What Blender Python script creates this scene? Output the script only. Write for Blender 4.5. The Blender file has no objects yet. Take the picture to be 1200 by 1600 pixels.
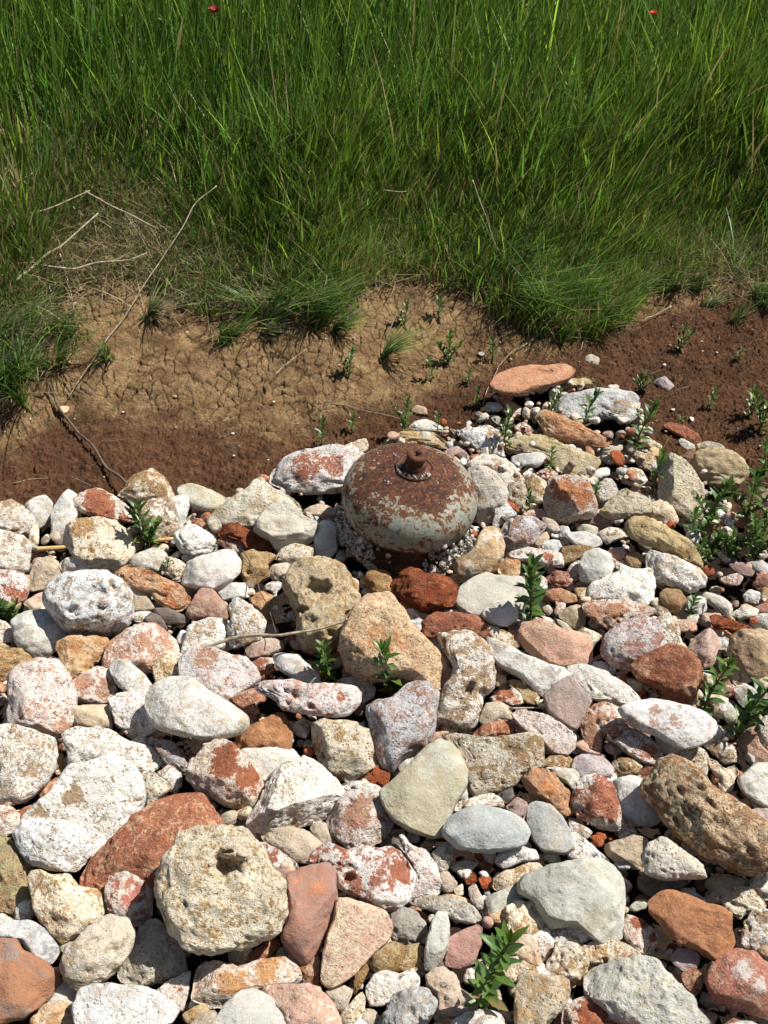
import bpy, bmesh, math, random
import numpy as np
from mathutils import Vector

# ------------------------------------------------------------------ camera, sky, sun, exposure
SC = bpy.context.scene
CAM_H = 1.45; PITCH = math.radians(40.0); FPX = 1640.0
cam = bpy.data.cameras.new('camera'); camo = bpy.data.objects.new('camera', cam)
SC.collection.objects.link(camo); SC.camera = camo
camo.location = (0, 0, CAM_H); camo.rotation_euler = (math.pi/2 - PITCH, 0, 0)
cam.sensor_fit = 'VERTICAL'; cam.sensor_height = 36.0; cam.lens = 36.0*FPX/1600.0
cam.clip_start = 0.02; cam.clip_end = 500
SC.render.resolution_x = 768; SC.render.resolution_y = 1024

SUN_AZ = 68.0      # degrees clockwise from +Y (away from the viewer): sun stands to the right, slightly beyond
SUN_EL = 56.0
W = bpy.data.worlds.new("World"); SC.world = W; W.use_nodes = True
wn = W.node_tree; wn.nodes.clear()
sky = wn.nodes.new('ShaderNodeTexSky'); sky.sky_type = 'NISHITA'; sky.sun_disc = False
sky.sun_elevation = math.radians(SUN_EL); sky.sun_rotation = math.radians(SUN_AZ)
bg = wn.nodes.new('ShaderNodeBackground'); bg.inputs[1].default_value = 0.05
wo = wn.nodes.new('ShaderNodeOutputWorld')
wn.links.new(sky.outputs[0], bg.inputs[0]); wn.links.new(bg.outputs[0], wo.inputs[0])
sl = bpy.data.lights.new('sun', 'SUN'); sl.energy = 5.0; sl.angle = math.radians(0.53); sl.color = (1.0, 0.97, 0.925)
so = bpy.data.objects.new('sun', sl); SC.collection.objects.link(so)
_e, _a = math.radians(SUN_EL), math.radians(SUN_AZ)
sdir = Vector((math.sin(_a)*math.cos(_e), math.cos(_a)*math.cos(_e), math.sin(_e)))
so.rotation_euler = (-sdir).to_track_quat('-Z', 'Y').to_euler(); so.location = (3, 2, 6)
SC.view_settings.view_transform = 'Standard'; SC.view_settings.look = 'None'
SC.view_settings.exposure = 0.52; SC.view_settings.gamma = 1.0; SC.view_settings.use_curve_mapping = False

COL = SC.collection
rng = np.random.default_rng(7); random.seed(7)
CP, SP = math.cos(PITCH), math.sin(PITCH)
CAMP = np.array([0, 0, CAM_H])

# ------------------------------------------------------------------ numpy noise
def _h(ix, iy, iz, s):
    n = (ix.astype(np.int64)*374761393 + iy.astype(np.int64)*668265263 + iz.astype(np.int64)*2147483647 + int(s)*1274126177) & 0xffffffff
    n = ((n ^ (n >> 13))*1274126177) & 0xffffffff
    n = ((n ^ (n >> 16))*2246822519) & 0xffffffff
    return ((n ^ (n >> 15)) & 0xffffff)/float(0xffffff)
def vnoise(P, s=0):
    """value noise in [-1,1], P (N,3)"""
    F = np.floor(P); f = P - F; F = F.astype(np.int64); u = f*f*(3 - 2*f)
    r = 0
    for dx in (0, 1):
        wx = u[:, 0] if dx else 1-u[:, 0]
        for dy in (0, 1):
            wy = u[:, 1] if dy else 1-u[:, 1]
            for dz in (0, 1):
                wz = u[:, 2] if dz else 1-u[:, 2]
                r = r + wx*wy*wz*_h(F[:, 0]+dx, F[:, 1]+dy, F[:, 2]+dz, s)
    return r*2 - 1
def fbm(P, o=3, s=0, g=.5):
    r = 0; a = 1; t = 0
    for k in range(o):
        r = r + a*vnoise(P*(2.03**k) + 17.3*k, s+k); t += a; a *= g
    return r/t
def cell3(P, s=0):
    F = np.floor(P).astype(np.int64); best = np.full(len(P), 9.)
    for dx in (-1, 0, 1):
        for dy in (-1, 0, 1):
            for dz in (-1, 0, 1):
                X = F + np.array([dx, dy, dz])
                q = X + np.stack([_h(X[:, 0], X[:, 1], X[:, 2], s+k) for k in (1, 2, 3)], 1)
                best = np.minimum(best, ((q-P)**2).sum(1))
    return np.sqrt(best)
def cell2(x, y, s=0):
    """F2-F1 of a 2D voronoi and the cell's random value"""
    fx = np.floor(x).astype(np.int64); fy = np.floor(y).astype(np.int64)
    b1 = np.full(x.shape, 9.); b2 = np.full(x.shape, 9.); idv = np.zeros(x.shape)
    z = np.zeros_like(fx)
    for dx in (-1, 0, 1):
        for dy in (-1, 0, 1):
            X = fx+dx; Y = fy+dy
            qx = X + _h(X, Y, z, s+1); qy = Y + _h(X, Y, z, s+2)
            d = np.sqrt((qx-x)**2 + (qy-y)**2); c = _h(X, Y, z, s+3)
            nb = d < b1
            b2 = np.where(nb, b1, np.minimum(b2, d)); idv = np.where(nb, c, idv); b1 = np.where(nb, d, b1)
    return b2-b1, idv
def sstep(a, b, x):
    t = np.clip((x-a)/(b-a), 0, 1); return t*t*(3-2*t)

# ------------------------------------------------------------------ picture <-> place
def ray(px, py):
    a = (px-600.0)/FPX; b = (800.0-py)/FPX
    return np.array([a, CP + b*SP, -SP + b*CP])
def proj(P):
    P = np.atleast_2d(P); d = P - CAMP
    z = d[:, 1]*CP - d[:, 2]*SP; u = d[:, 1]*SP + d[:, 2]*CP
    z = np.where(z < .05, .05, z)
    return 600 + FPX*d[:, 0]/z, 800 - FPX*u/z
def flat(px, py, z=0.0):
    r = ray(px, py); t = (CAM_H - z)/(-r[2]); return CAMP + r*t
# foot of the bank
_bl = [flat(px, py) for px, py in ((-200, 735), (0, 720), (150, 700), (300, 665), (500, 670), (600, 605), (800, 555), (950, 515), (1200, 490), (1500, 470))]
BX = np.array([p[0] for p in _bl]); BY = np.array([p[1] for p in _bl])
def height(x, y):
    x = np.asarray(x, float); y = np.asarray(y, float)
    s = y - np.interp(x, BX, BY)
    k = .12
    sp = k*np.log1p(np.exp(np.clip(s/k, -30, 30)))
    far = np.clip(y-6.5, 0, None)
    h = .36*sp - .08*k*np.log1p(np.exp(np.clip((s-.75)/k, -30, 30)))
    h = h - .26*far + .02*np.sqrt(far*far+.01) - .002
    P = np.stack([x.ravel(), y.ravel(), np.zeros(x.size)], 1)
    n = (fbm(P*2.3, 2, 3)*.035).reshape(x.shape)*sstep(-.1, .35, s) + (fbm(P*9, 2, 9)*.008).reshape(x.shape)
    return h + n - .038*sstep(.05, -.35, s)
def at(px, py, up=0.0):
    r = ray(px, py); t0 = .5; t = .5
    def f(t):
        p = CAMP + r*t; return p[2] - float(height(np.array([p[0]]), np.array([p[1]]))[0]) - up
    while t < 12 and f(t) > 0: t0 = t; t += .06
    a, b = t0, t
    for _ in range(14):
        m = (a+b)/2
        if f(m) > 0: a = m
        else: b = m
    return CAMP + r*b

# ------------------------------------------------------------------ objects
def tag(o, label=None, cat=None, group=None, kind=None):
    if label: o['label'] = label
    if cat: o['category'] = cat
    if group: o['group'] = group
    if kind: o['kind'] = kind
    return o
def empty(name, loc):
    o = bpy.data.objects.new(name, None); o.location = loc; o.empty_display_size = .02; COL.objects.link(o); return o
def mesh_obj(name, V, F, mat, parent=None, loc=None, smooth=True, loops=None, quads=False):
    me = bpy.data.meshes.new(name)
    V = np.asarray(V, np.float32)
    if isinstance(F, np.ndarray):
        nf, k = F.shape
        me.vertices.add(len(V)); me.vertices.foreach_set('co', V.ravel())
        me.loops.add(nf*k); me.loops.foreach_set('vertex_index', F.astype(np.int32).ravel())
        me.polygons.add(nf); me.polygons.foreach_set('loop_start', np.arange(0, nf*k, k, dtype=np.int32))
        me.polygons.foreach_set('loop_total', np.full(nf, k, np.int32))
        me.update(calc_edges=True)
    else:
        me.from_pydata([tuple(v) for v in V.tolist()], [], F)
    me.polygons.foreach_set('use_smooth', np.full(len(me.polygons), smooth))
    if mat: me.materials.append(mat)
    me.validate(); me.update()
    o = bpy.data.objects.new(name, me); COL.objects.link(o)
    if parent: o.parent = parent
    if loc is not None: o.location = loc
    return o
def vattr(o, name, arr):
    arr = np.asarray(arr, np.float32)
    if arr.ndim == 1:
        a = o.data.attributes.new(name, 'FLOAT', 'POINT'); a.data.foreach_set('value', arr)
    else:
        a = o.data.attributes.new(name, 'FLOAT_COLOR', 'POINT')
        a.data.foreach_set('color', np.concatenate([arr, np.ones((len(arr), 1), np.float32)], 1).ravel())
def tube(pts, radii, n=7):
    pts = [np.array(p, float) for p in pts]; V = []; F = []
    up0 = np.array([0.13, .21, 1.])
    for i, p in enumerate(pts):
        d = pts[min(i+1, len(pts)-1)] - pts[max(i-1, 0)]; d /= np.linalg.norm(d)+1e-9
        a = np.cross(d, up0 if abs(d[2]) < .9 else np.array([1., 0, 0])); a /= np.linalg.norm(a); b = np.cross(d, a)
        for j in range(n):
            t = 2*math.pi*j/n; V.append(p + radii[i]*(a*math.cos(t) + b*math.sin(t)))
    for i in range(len(pts)-1):
        for j in range(n):
            F.append((i*n+j, i*n+(j+1) % n, (i+1)*n+(j+1) % n, (i+1)*n+j))
    F.append(tuple(range(n-1, -1, -1))); F.append(tuple(range((len(pts)-1)*n, len(pts)*n)))
    return V, F
def merge(parts):
    V = []; F = []
    for v, f in parts:
        o = len(V); V += list(v); F += [tuple(i+o for i in q) for q in f]
    return V, F

# ------------------------------------------------------------------ materials
class NT:
    def __init__(s, name):
        s.m = bpy.data.materials.new(name); s.m.use_nodes = True; s.t = s.m.node_tree; s.t.nodes.clear()
        s.out = s.t.nodes.new('ShaderNodeOutputMaterial')
    def n(s, t, **k):
        x = s.t.nodes.new(t)
        for a, b in k.items(): setattr(x, a, b)
        return x
    def set(s, inp, v):
        if v is None: return
        if isinstance(v, bpy.types.NodeSocket): s.t.links.new(v, inp)
        else: inp.default_value = v
    def math(s, op, a, b=None, c=None, clamp=False):
        x = s.n('ShaderNodeMath', operation=op, use_clamp=clamp)
        for i, v in enumerate((a, b, c)): s.set(x.inputs[i], v)
        return x.outputs[0]
    def noise(s, vec, scale, detail=3, rough=.5, dist=0.0):
        x = s.n('ShaderNodeTexNoise'); s.set(x.inputs['Vector'], vec); s.set(x.inputs['Scale'], scale)
        s.set(x.inputs['Detail'], detail); s.set(x.inputs['Roughness'], rough); s.set(x.inputs['Distortion'], dist); return x.outputs[0]
    def voro(s, vec, scale, feature='F1', rnd=1.0):
        x = s.n('ShaderNodeTexVoronoi', feature=feature); s.set(x.inputs['Vector'], vec); s.set(x.inputs['Scale'], scale); s.set(x.inputs['Randomness'], rnd); return x
    def mr(s, v, a, b, c=0.0, d=1.0, smooth=False):
        x = s.n('ShaderNodeMapRange', interpolation_type='SMOOTHSTEP' if smooth else 'LINEAR')
        for i, q in enumerate((v, a, b, c, d)): s.set(x.inputs[i], q)
        return x.outputs[0]
    def mix(s, f, a, b, mode='MIX'):
        x = s.n('ShaderNodeMix', data_type='RGBA', blend_type=mode)
        s.set(x.inputs[0], f); s.set(x.inputs[6], a); s.set(x.inputs[7], b); return x.outputs[2]
    def attr(s, name, typ='GEOMETRY'):
        x = s.n('ShaderNodeAttribute', attribute_type=typ, attribute_name=name); return x
    def bump(s, h, strength=.5, dist=.002, normal=None):
        x = s.n('ShaderNodeBump'); s.set(x.inputs['Height'], h); s.set(x.inputs['Strength'], strength); s.set(x.inputs['Distance'], dist)
        if normal is not None: s.set(x.inputs['Normal'], normal)
        return x.outputs[0]
    def pbsdf(s, col, rough=.8, normal=None, spec=.3, metal=0.0):
        x = s.n('ShaderNodeBsdfPrincipled'); s.set(x.inputs['Base Color'], col); s.set(x.inputs['Roughness'], rough)
        s.set(x.inputs['Specular IOR Level'], spec); s.set(x.inputs['Metallic'], metal)
        if normal is not None: s.set(x.inputs['Normal'], normal)
        return x.outputs[0]
    def fin(s, sh): s.t.links.new(sh, s.out.inputs[0]); return s.m
def rgb(*c): return (c[0], c[1], c[2], 1.0)

def stone_mat(kind):
    """kind OBJECT: one stone per object, its colours in its properties; GEOMETRY: many pebbles, colours on the mesh"""
    s = NT('weathered_stone' if kind == 'OBJECT' else 'small_pebbles')
    tc = s.n('ShaderNodeTexCoord').outputs['Object']
    c1 = s.attr('c1', kind).outputs['Color']; c2 = s.attr('c2', kind).outputs['Color']
    if kind == 'OBJECT':
        pa = s.n('ShaderNodeSeparateXYZ'); s.set(pa.inputs[0], s.attr('pa', kind).outputs['Vector'])   # cover, patch scale, roughness of the skin
        pb = s.n('ShaderNodeSeparateXYZ'); s.set(pb.inputs[0], s.attr('pb', kind).outputs['Vector'])   # pits, speckle, banding
        cov, psc, skin = pa.outputs; pit, speck, band = pb.outputs
        oi = s.n('ShaderNodeObjectInfo').outputs['Random']
        off = s.n('ShaderNodeCombineXYZ'); s.set(off.inputs[0], s.math('MULTIPLY', oi, 91.7)); s.set(off.inputs[1], s.math('MULTIPLY', oi, 37.1)); s.set(off.inputs[2], s.math('MULTIPLY', oi, 53.9))
        va = s.n('ShaderNodeVectorMath', operation='ADD'); s.set(va.inputs[0], tc); s.set(va.inputs[1], off.outputs[0]); tc = va.outputs[0]
        mk = s.attr('mk').outputs['Fac']
    else:
        cov, psc, skin, pit, speck, band, mk = .4, 60.0, .5, .35, .5, 0.0, 0.0
    # patches of the second colour: broad fields whose edges break up into specks
    n1 = s.noise(tc, psc, 4, .6, .8)
    nmid = s.noise(tc, s.math('MULTIPLY', psc, 3.6), 6, .72, .3)
    nfin = s.noise(tc, 190, 6, .78)
    sm_ = s.math('ADD', s.math('ADD', s.math('MULTIPLY', n1, .46), s.math('MULTIPLY', nmid, .34)), s.math('MULTIPLY', nfin, .26))
    th = s.math('SUBTRACT', s.math('SUBTRACT', .628, s.math('MULTIPLY', cov, .17)), s.math('MULTIPLY', mk, .12))
    f = s.mr(s.math('SUBTRACT', sm_, th), -.022, .022, smooth=True)
    fs = s.mr(s.math('SUBTRACT', nfin, s.math('SUBTRACT', .62, s.math('MULTIPLY', speck, .09))), -.02, .03, smooth=True)
    f = s.math('MAXIMUM', f, s.math('MULTIPLY', fs, s.math('MULTIPLY', speck, .85)))
    if kind == 'OBJECT':
        # thin wandering veins and bedding
        st_ = s.n('ShaderNodeMapping'); s.set(st_.inputs['Vector'], tc); st_.inputs['Rotation'].default_value = (.5, .4, .7); st_.inputs['Scale'].default_value = (1, 1, 3.4)
        vn = s.noise(st_.outputs[0], 17, 4, .62, 1.1)
        vm = s.mr(s.math('ABSOLUTE', s.math('SUBTRACT', vn, .5)), .020, .006)
        vm = s.math('MULTIPLY', vm, s.mr(nmid, .42, .56))
        f = s.math('ABSOLUTE', s.math('SUBTRACT', f, s.math('MULTIPLY', vm, band)))
        bd = s.math('MULTIPLY', s.math('SUBTRACT', s.noise(st_.outputs[0], 60, 3, .6), .5), s.math('MULTIPLY', band, .55))
    else: bd = 0.0
    col = s.mix(f, c1, c2)
    # broad tone drift and mineral grain
    n2 = s.noise(tc, 22, 4, .6); g = s.noise(tc, 230, 6, .72); g2 = s.noise(tc, 700, 2, .6)
    val = s.math('ADD', s.mr(n2, .3, .72, .86, 1.18), s.math('MULTIPLY', s.math('SUBTRACT', g, .5), s.math('MULTIPLY_ADD', speck, 1.9, .2)))
    val = s.math('ADD', val, s.math('MULTIPLY', s.math('SUBTRACT', g2, .5), .6))
    val = s.math('ADD', val, bd)
    cmb = s.n('ShaderNodeCombineColor'); [s.set(cmb.inputs[i], val) for i in range(3)]
    col = s.mix(1.0, col, cmb.outputs[0], 'MULTIPLY')
    # ochre and iron film
    if kind == 'OBJECT': tint = s.mix(s.mr(s.math('FRACT', s.math('MULTIPLY', oi, 17.3)), .35, .65), rgb(.42, .27, .11), rgb(.52, .24, .14))
    else: tint = rgb(.42, .27, .12)
    film = s.mr(s.noise(tc, 38, 6, .74, .5), .49, .66, smooth=True)
    col = s.mix(s.math('MULTIPLY', film, s.math('MULTIPLY_ADD', speck, .62, .10)), col, s.mix(.6, c2, tint))
    # pits: only some cells are open, dark crust inside
    v = s.voro(tc, 165); wob = s.noise(tc, 60, 3, .6)
    open_ = s.mr(wob, .46, .60)
    pitm = s.math('MULTIPLY', s.mr(v.outputs['Distance'], .36, .18, smooth=True), s.math('MULTIPLY', open_, pit))
    v2 = s.voro(tc, 420); pit2 = s.math('MULTIPLY', s.mr(v2.outputs['Distance'], .34, .15, smooth=True), s.math('MULTIPLY', s.mr(s.noise(tc, 110, 3), .47, .6), pit))
    pm = s.math('MAXIMUM', pitm, s.math('MULTIPLY', pit2, .8), clamp=True)
    crust = s.mix(.5, s.mix(.62, c2, rgb(.12, .075, .045)), rgb(.2, .14, .08))
    col = s.mix(s.math('MULTIPLY', pm, .78), col, crust)
    hgt = s.math('ADD', s.math('MULTIPLY', g, .9), s.math('MULTIPLY', s.noise(tc, 75, 5, .65), 1.6))
    hgt = s.math('ADD', hgt, s.math('MULTIPLY', g2, .28))
    hgt = s.math('SUBTRACT', hgt, s.math('MULTIPLY', pm, .75))
    nrm = s.bump(hgt, s.math('MULTIPLY_ADD', skin, .75, .2), .0058)
    return s.fin(s.pbsdf(col, .86, nrm, .22))
MST = stone_mat('OBJECT'); MPB = stone_mat('GEOMETRY')

def ground_mat():
    s = NT('bare_mud'); geo = s.n('ShaderNodeNewGeometry').outputs['Position']
    wet = s.attr('wet').outputs['Fac']; crk = s.attr('crk').outputs['Fac']; cid = s.attr('cid').outputs['Fac']
    n = s.noise(geo, 7, 6, .65); n2 = s.noise(geo, 60, 6, .7); n3 = s.noise(geo, 300, 4, .7)
    dry = s.mix(s.mr(n, .38, .66), rgb(.125, .070, .031), rgb(.27, .162, .074))
    dry = s.mix(s.math('MULTIPLY', s.mr(s.noise(geo, 19, 5, .7), .42, .62), .85), dry, rgb(.40, .26, .125))
    dry = s.mix(s.math('MULTIPLY', cid, .30), dry, rgb(.32, .205, .10))
    dry = s.mix(s.math('MULTIPLY', crk, .85), dry, rgb(.035, .019, .010))
    red = s.mix(s.mr(n, .35, .68), rgb(.086, .042, .022), rgb(.150, .071, .035))
    red = s.mix(s.mr(s.noise(geo, 24, 5, .7), .5, .68), red, rgb(.19, .092, .045))
    wf = s.math('ADD', wet, s.math('MULTIPLY', s.math('SUBTRACT', s.noise(geo, 9, 6, .76), .5), 1.9))
    c = s.mix(s.mr(wf, .22, .80, smooth=True), dry, red)
    c = s.mix(s.attr('heap').outputs['Fac'], c, rgb(.034, .021, .015))  # shade painted into the soil: near black under the stones, darkening the gaps
    v = s.math('ADD', s.mr(n2, .3, .7, .62, 1.30), s.math('MULTIPLY', s.math('SUBTRACT', n3, .5), 1.0))
    cc = s.n('ShaderNodeCombineColor'); [s.set(cc.inputs[i], v) for i in range(3)]
    c = s.mix(1.0, c, cc.outputs[0], 'MULTIPLY')
    h = s.math('ADD', s.math('MULTIPLY', n2, 1.6), n3)
    nr = s.bump(h, .9, .008)
    return s.fin(s.pbsdf(c, .9, nr, .15))

def plain_mat(name, c1, c2, scale=60, rough=.75, bump=.4, dist=.001, spec=.25, thr=(.4, .62)):
    s = NT(name); tc = s.n('ShaderNodeTexCoord').outputs['Object']
    n = s.noise(tc, scale, 5, .65)
    c = s.mix(s.mr(n, thr[0], thr[1]), rgb(*c1), rgb(*c2))
    return s.fin(s.pbsdf(c, rough, s.bump(s.noise(tc, scale*3, 4, .6), bump, dist), spec))
def leaf_mat(name, attr=True, col=(.05, .12, .02), trans=.35, rough=.42, spec=.35):
    s = NT(name)
    if attr: c = s.attr('col').outputs['Color']
    else:
        tc = s.n('ShaderNodeTexCoord').outputs['Object']; c = s.mix(s.mr(s.noise(tc, 45, 3), .35, .65), rgb(*[q*.7 for q in col]), rgb(*[q*1.35 for q in col]))
    p = s.pbsdf(c, rough, None, spec)
    tr = s.n('ShaderNodeBsdfTranslucent'); s.set(tr.inputs[0], s.mix(.5, c, rgb(.16, .22, .02), 'MIX') if not attr else c)
    mx = s.n('ShaderNodeMixShader'); mx.inputs[0].default_value = trans
    s.t.links.new(p, mx.inputs[1]); s.t.links.new(tr.outputs[0], mx.inputs[2])
    return s.fin(mx.outputs[0])

# ------------------------------------------------------------------ the ground
def axis(segs):
    a = []
    for lo, hi, st in segs: a += list(np.arange(lo, hi-1e-6, st))
    a.append(segs[-1][1]); return np.array(a)
WETPX = [(-300, 690), (0, 705), (60, 690), (90, 650), (200, 655), (320, 665), (420, 700), (500, 672), (560, 640), (640, 632), (700, 600), (760, 575), (850, 560), (930, 520), (1000, 492), (1100, 470), (1200, 470), (1500, 450)]
_wp = [at(px, py) for px, py in WETPX]; WX = np.array([p[0] for p in _wp]); WY = np.array([p[1] for p in _wp])
gx = axis([(-60, -12, 6), (-12, -3, .5), (-3, -1.25, .06), (-1.25, 1.5, .0021), (1.5, 3, .06), (3, 12, .5), (12, 60, 6)])
gy = axis([(-30, -3, 3), (-3, 0, .2), (0, 1.6, .03), (1.6, 3.1, .0023), (3.1, 5, .035), (5, 9, .2), (9, 30, 1.5), (30, 90, 6)])
X, Y = np.meshgrid(gx, gy); Z = height(X, Y)
P3 = np.stack([X.ravel(), Y.ravel(), np.zeros(X.size)], 1)
wetv = sstep(.15, -.13, Y - np.interp(X, WX, WY))
win = sstep(1.58, 1.66, Y)*sstep(3.1, 3.0, Y)*sstep(-1.25, -1.15, X)*sstep(1.5, 1.4, X)
wx = X + .006*fbm(P3*60, 2, 4).reshape(X.shape) + .022*fbm(P3*9, 2, 14).reshape(X.shape); wy = Y + .006*fbm(P3*60+9, 2, 5).reshape(X.shape) + .022*fbm(P3*9+5, 2, 15).reshape(X.shape)
cs_ = 1 + .0*X
d1, id1 = cell2(wx/(.027+.0), wy/.030, 11); d2, id2 = cell2(wx/.0135, wy/.0155, 31)
ck = sstep(.085, .015, d1)*sstep(-.75, -.1, vnoise(P3*16, 8).reshape(X.shape)); ck2 = sstep(.15, .03, d2)
bank = sstep(-.10, .22, Y - np.interp(X, BX, BY)); patch = sstep(-.35, .25, fbm(P3*3.1, 3, 77).reshape(X.shape))
smoothm = sstep(.75, .2, wetv)*(.45+.55*patch)
Z = Z - win*(.010*ck*smoothm + .0052*ck2*(.35+.5*wetv)*(.25+.75*(1-patch)))
Z = Z + win*((1-ck)*(id1-.5)*.006*smoothm + (id2-.5)*.0022*(.3+.7*wetv))
crumb = np.abs(fbm(P3*130, 3, 41)).reshape(X.shape)
Z = Z + win*(crumb*(.0045+.009*wetv) - .002 + .0045*fbm(P3*30, 3, 51).reshape(X.shape)*(1+wetv) + 0.017*fbm(P3*7.5, 3, 61).reshape(X.shape)*bank)
ny, nx = X.shape
idx = np.arange(nx*ny).reshape(ny, nx)
Fg = np.stack([idx[:-1, :-1].ravel(), idx[:-1, 1:].ravel(), idx[1:, 1:].ravel(), idx[1:, :-1].ravel()], 1)
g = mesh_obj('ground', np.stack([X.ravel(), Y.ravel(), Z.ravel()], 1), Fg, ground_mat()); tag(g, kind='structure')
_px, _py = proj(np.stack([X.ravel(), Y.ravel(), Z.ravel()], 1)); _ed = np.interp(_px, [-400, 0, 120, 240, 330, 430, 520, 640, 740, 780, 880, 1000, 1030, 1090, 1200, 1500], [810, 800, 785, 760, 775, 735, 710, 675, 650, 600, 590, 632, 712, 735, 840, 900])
heap_shade = sstep(0, 26, _py-_ed)*(np.abs(X.ravel()) < 3)*(Y.ravel() > .2); vattr(g, 'heap', heap_shade)  # mask of the painted gap shade, everything on the stone side of the edge
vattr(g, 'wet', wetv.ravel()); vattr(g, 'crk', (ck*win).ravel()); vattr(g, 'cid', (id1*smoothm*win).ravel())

# ------------------------------------------------------------------ icospheres
ICO = {}
def ico(n):
    if n not in ICO:
        bm = bmesh.new(); bmesh.ops.create_icosphere(bm, subdivisions=n, radius=1.0)
        bm.verts.ensure_lookup_table()
        V = np.array([v.co[:] for v in bm.verts]); V /= np.linalg.norm(V, axis=1, keepdims=True)
        F = np.array([[v.index for v in f.verts] for f in bm.faces], np.int32); bm.free(); ICO[n] = (V, F)
    return ICO[n]

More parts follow.
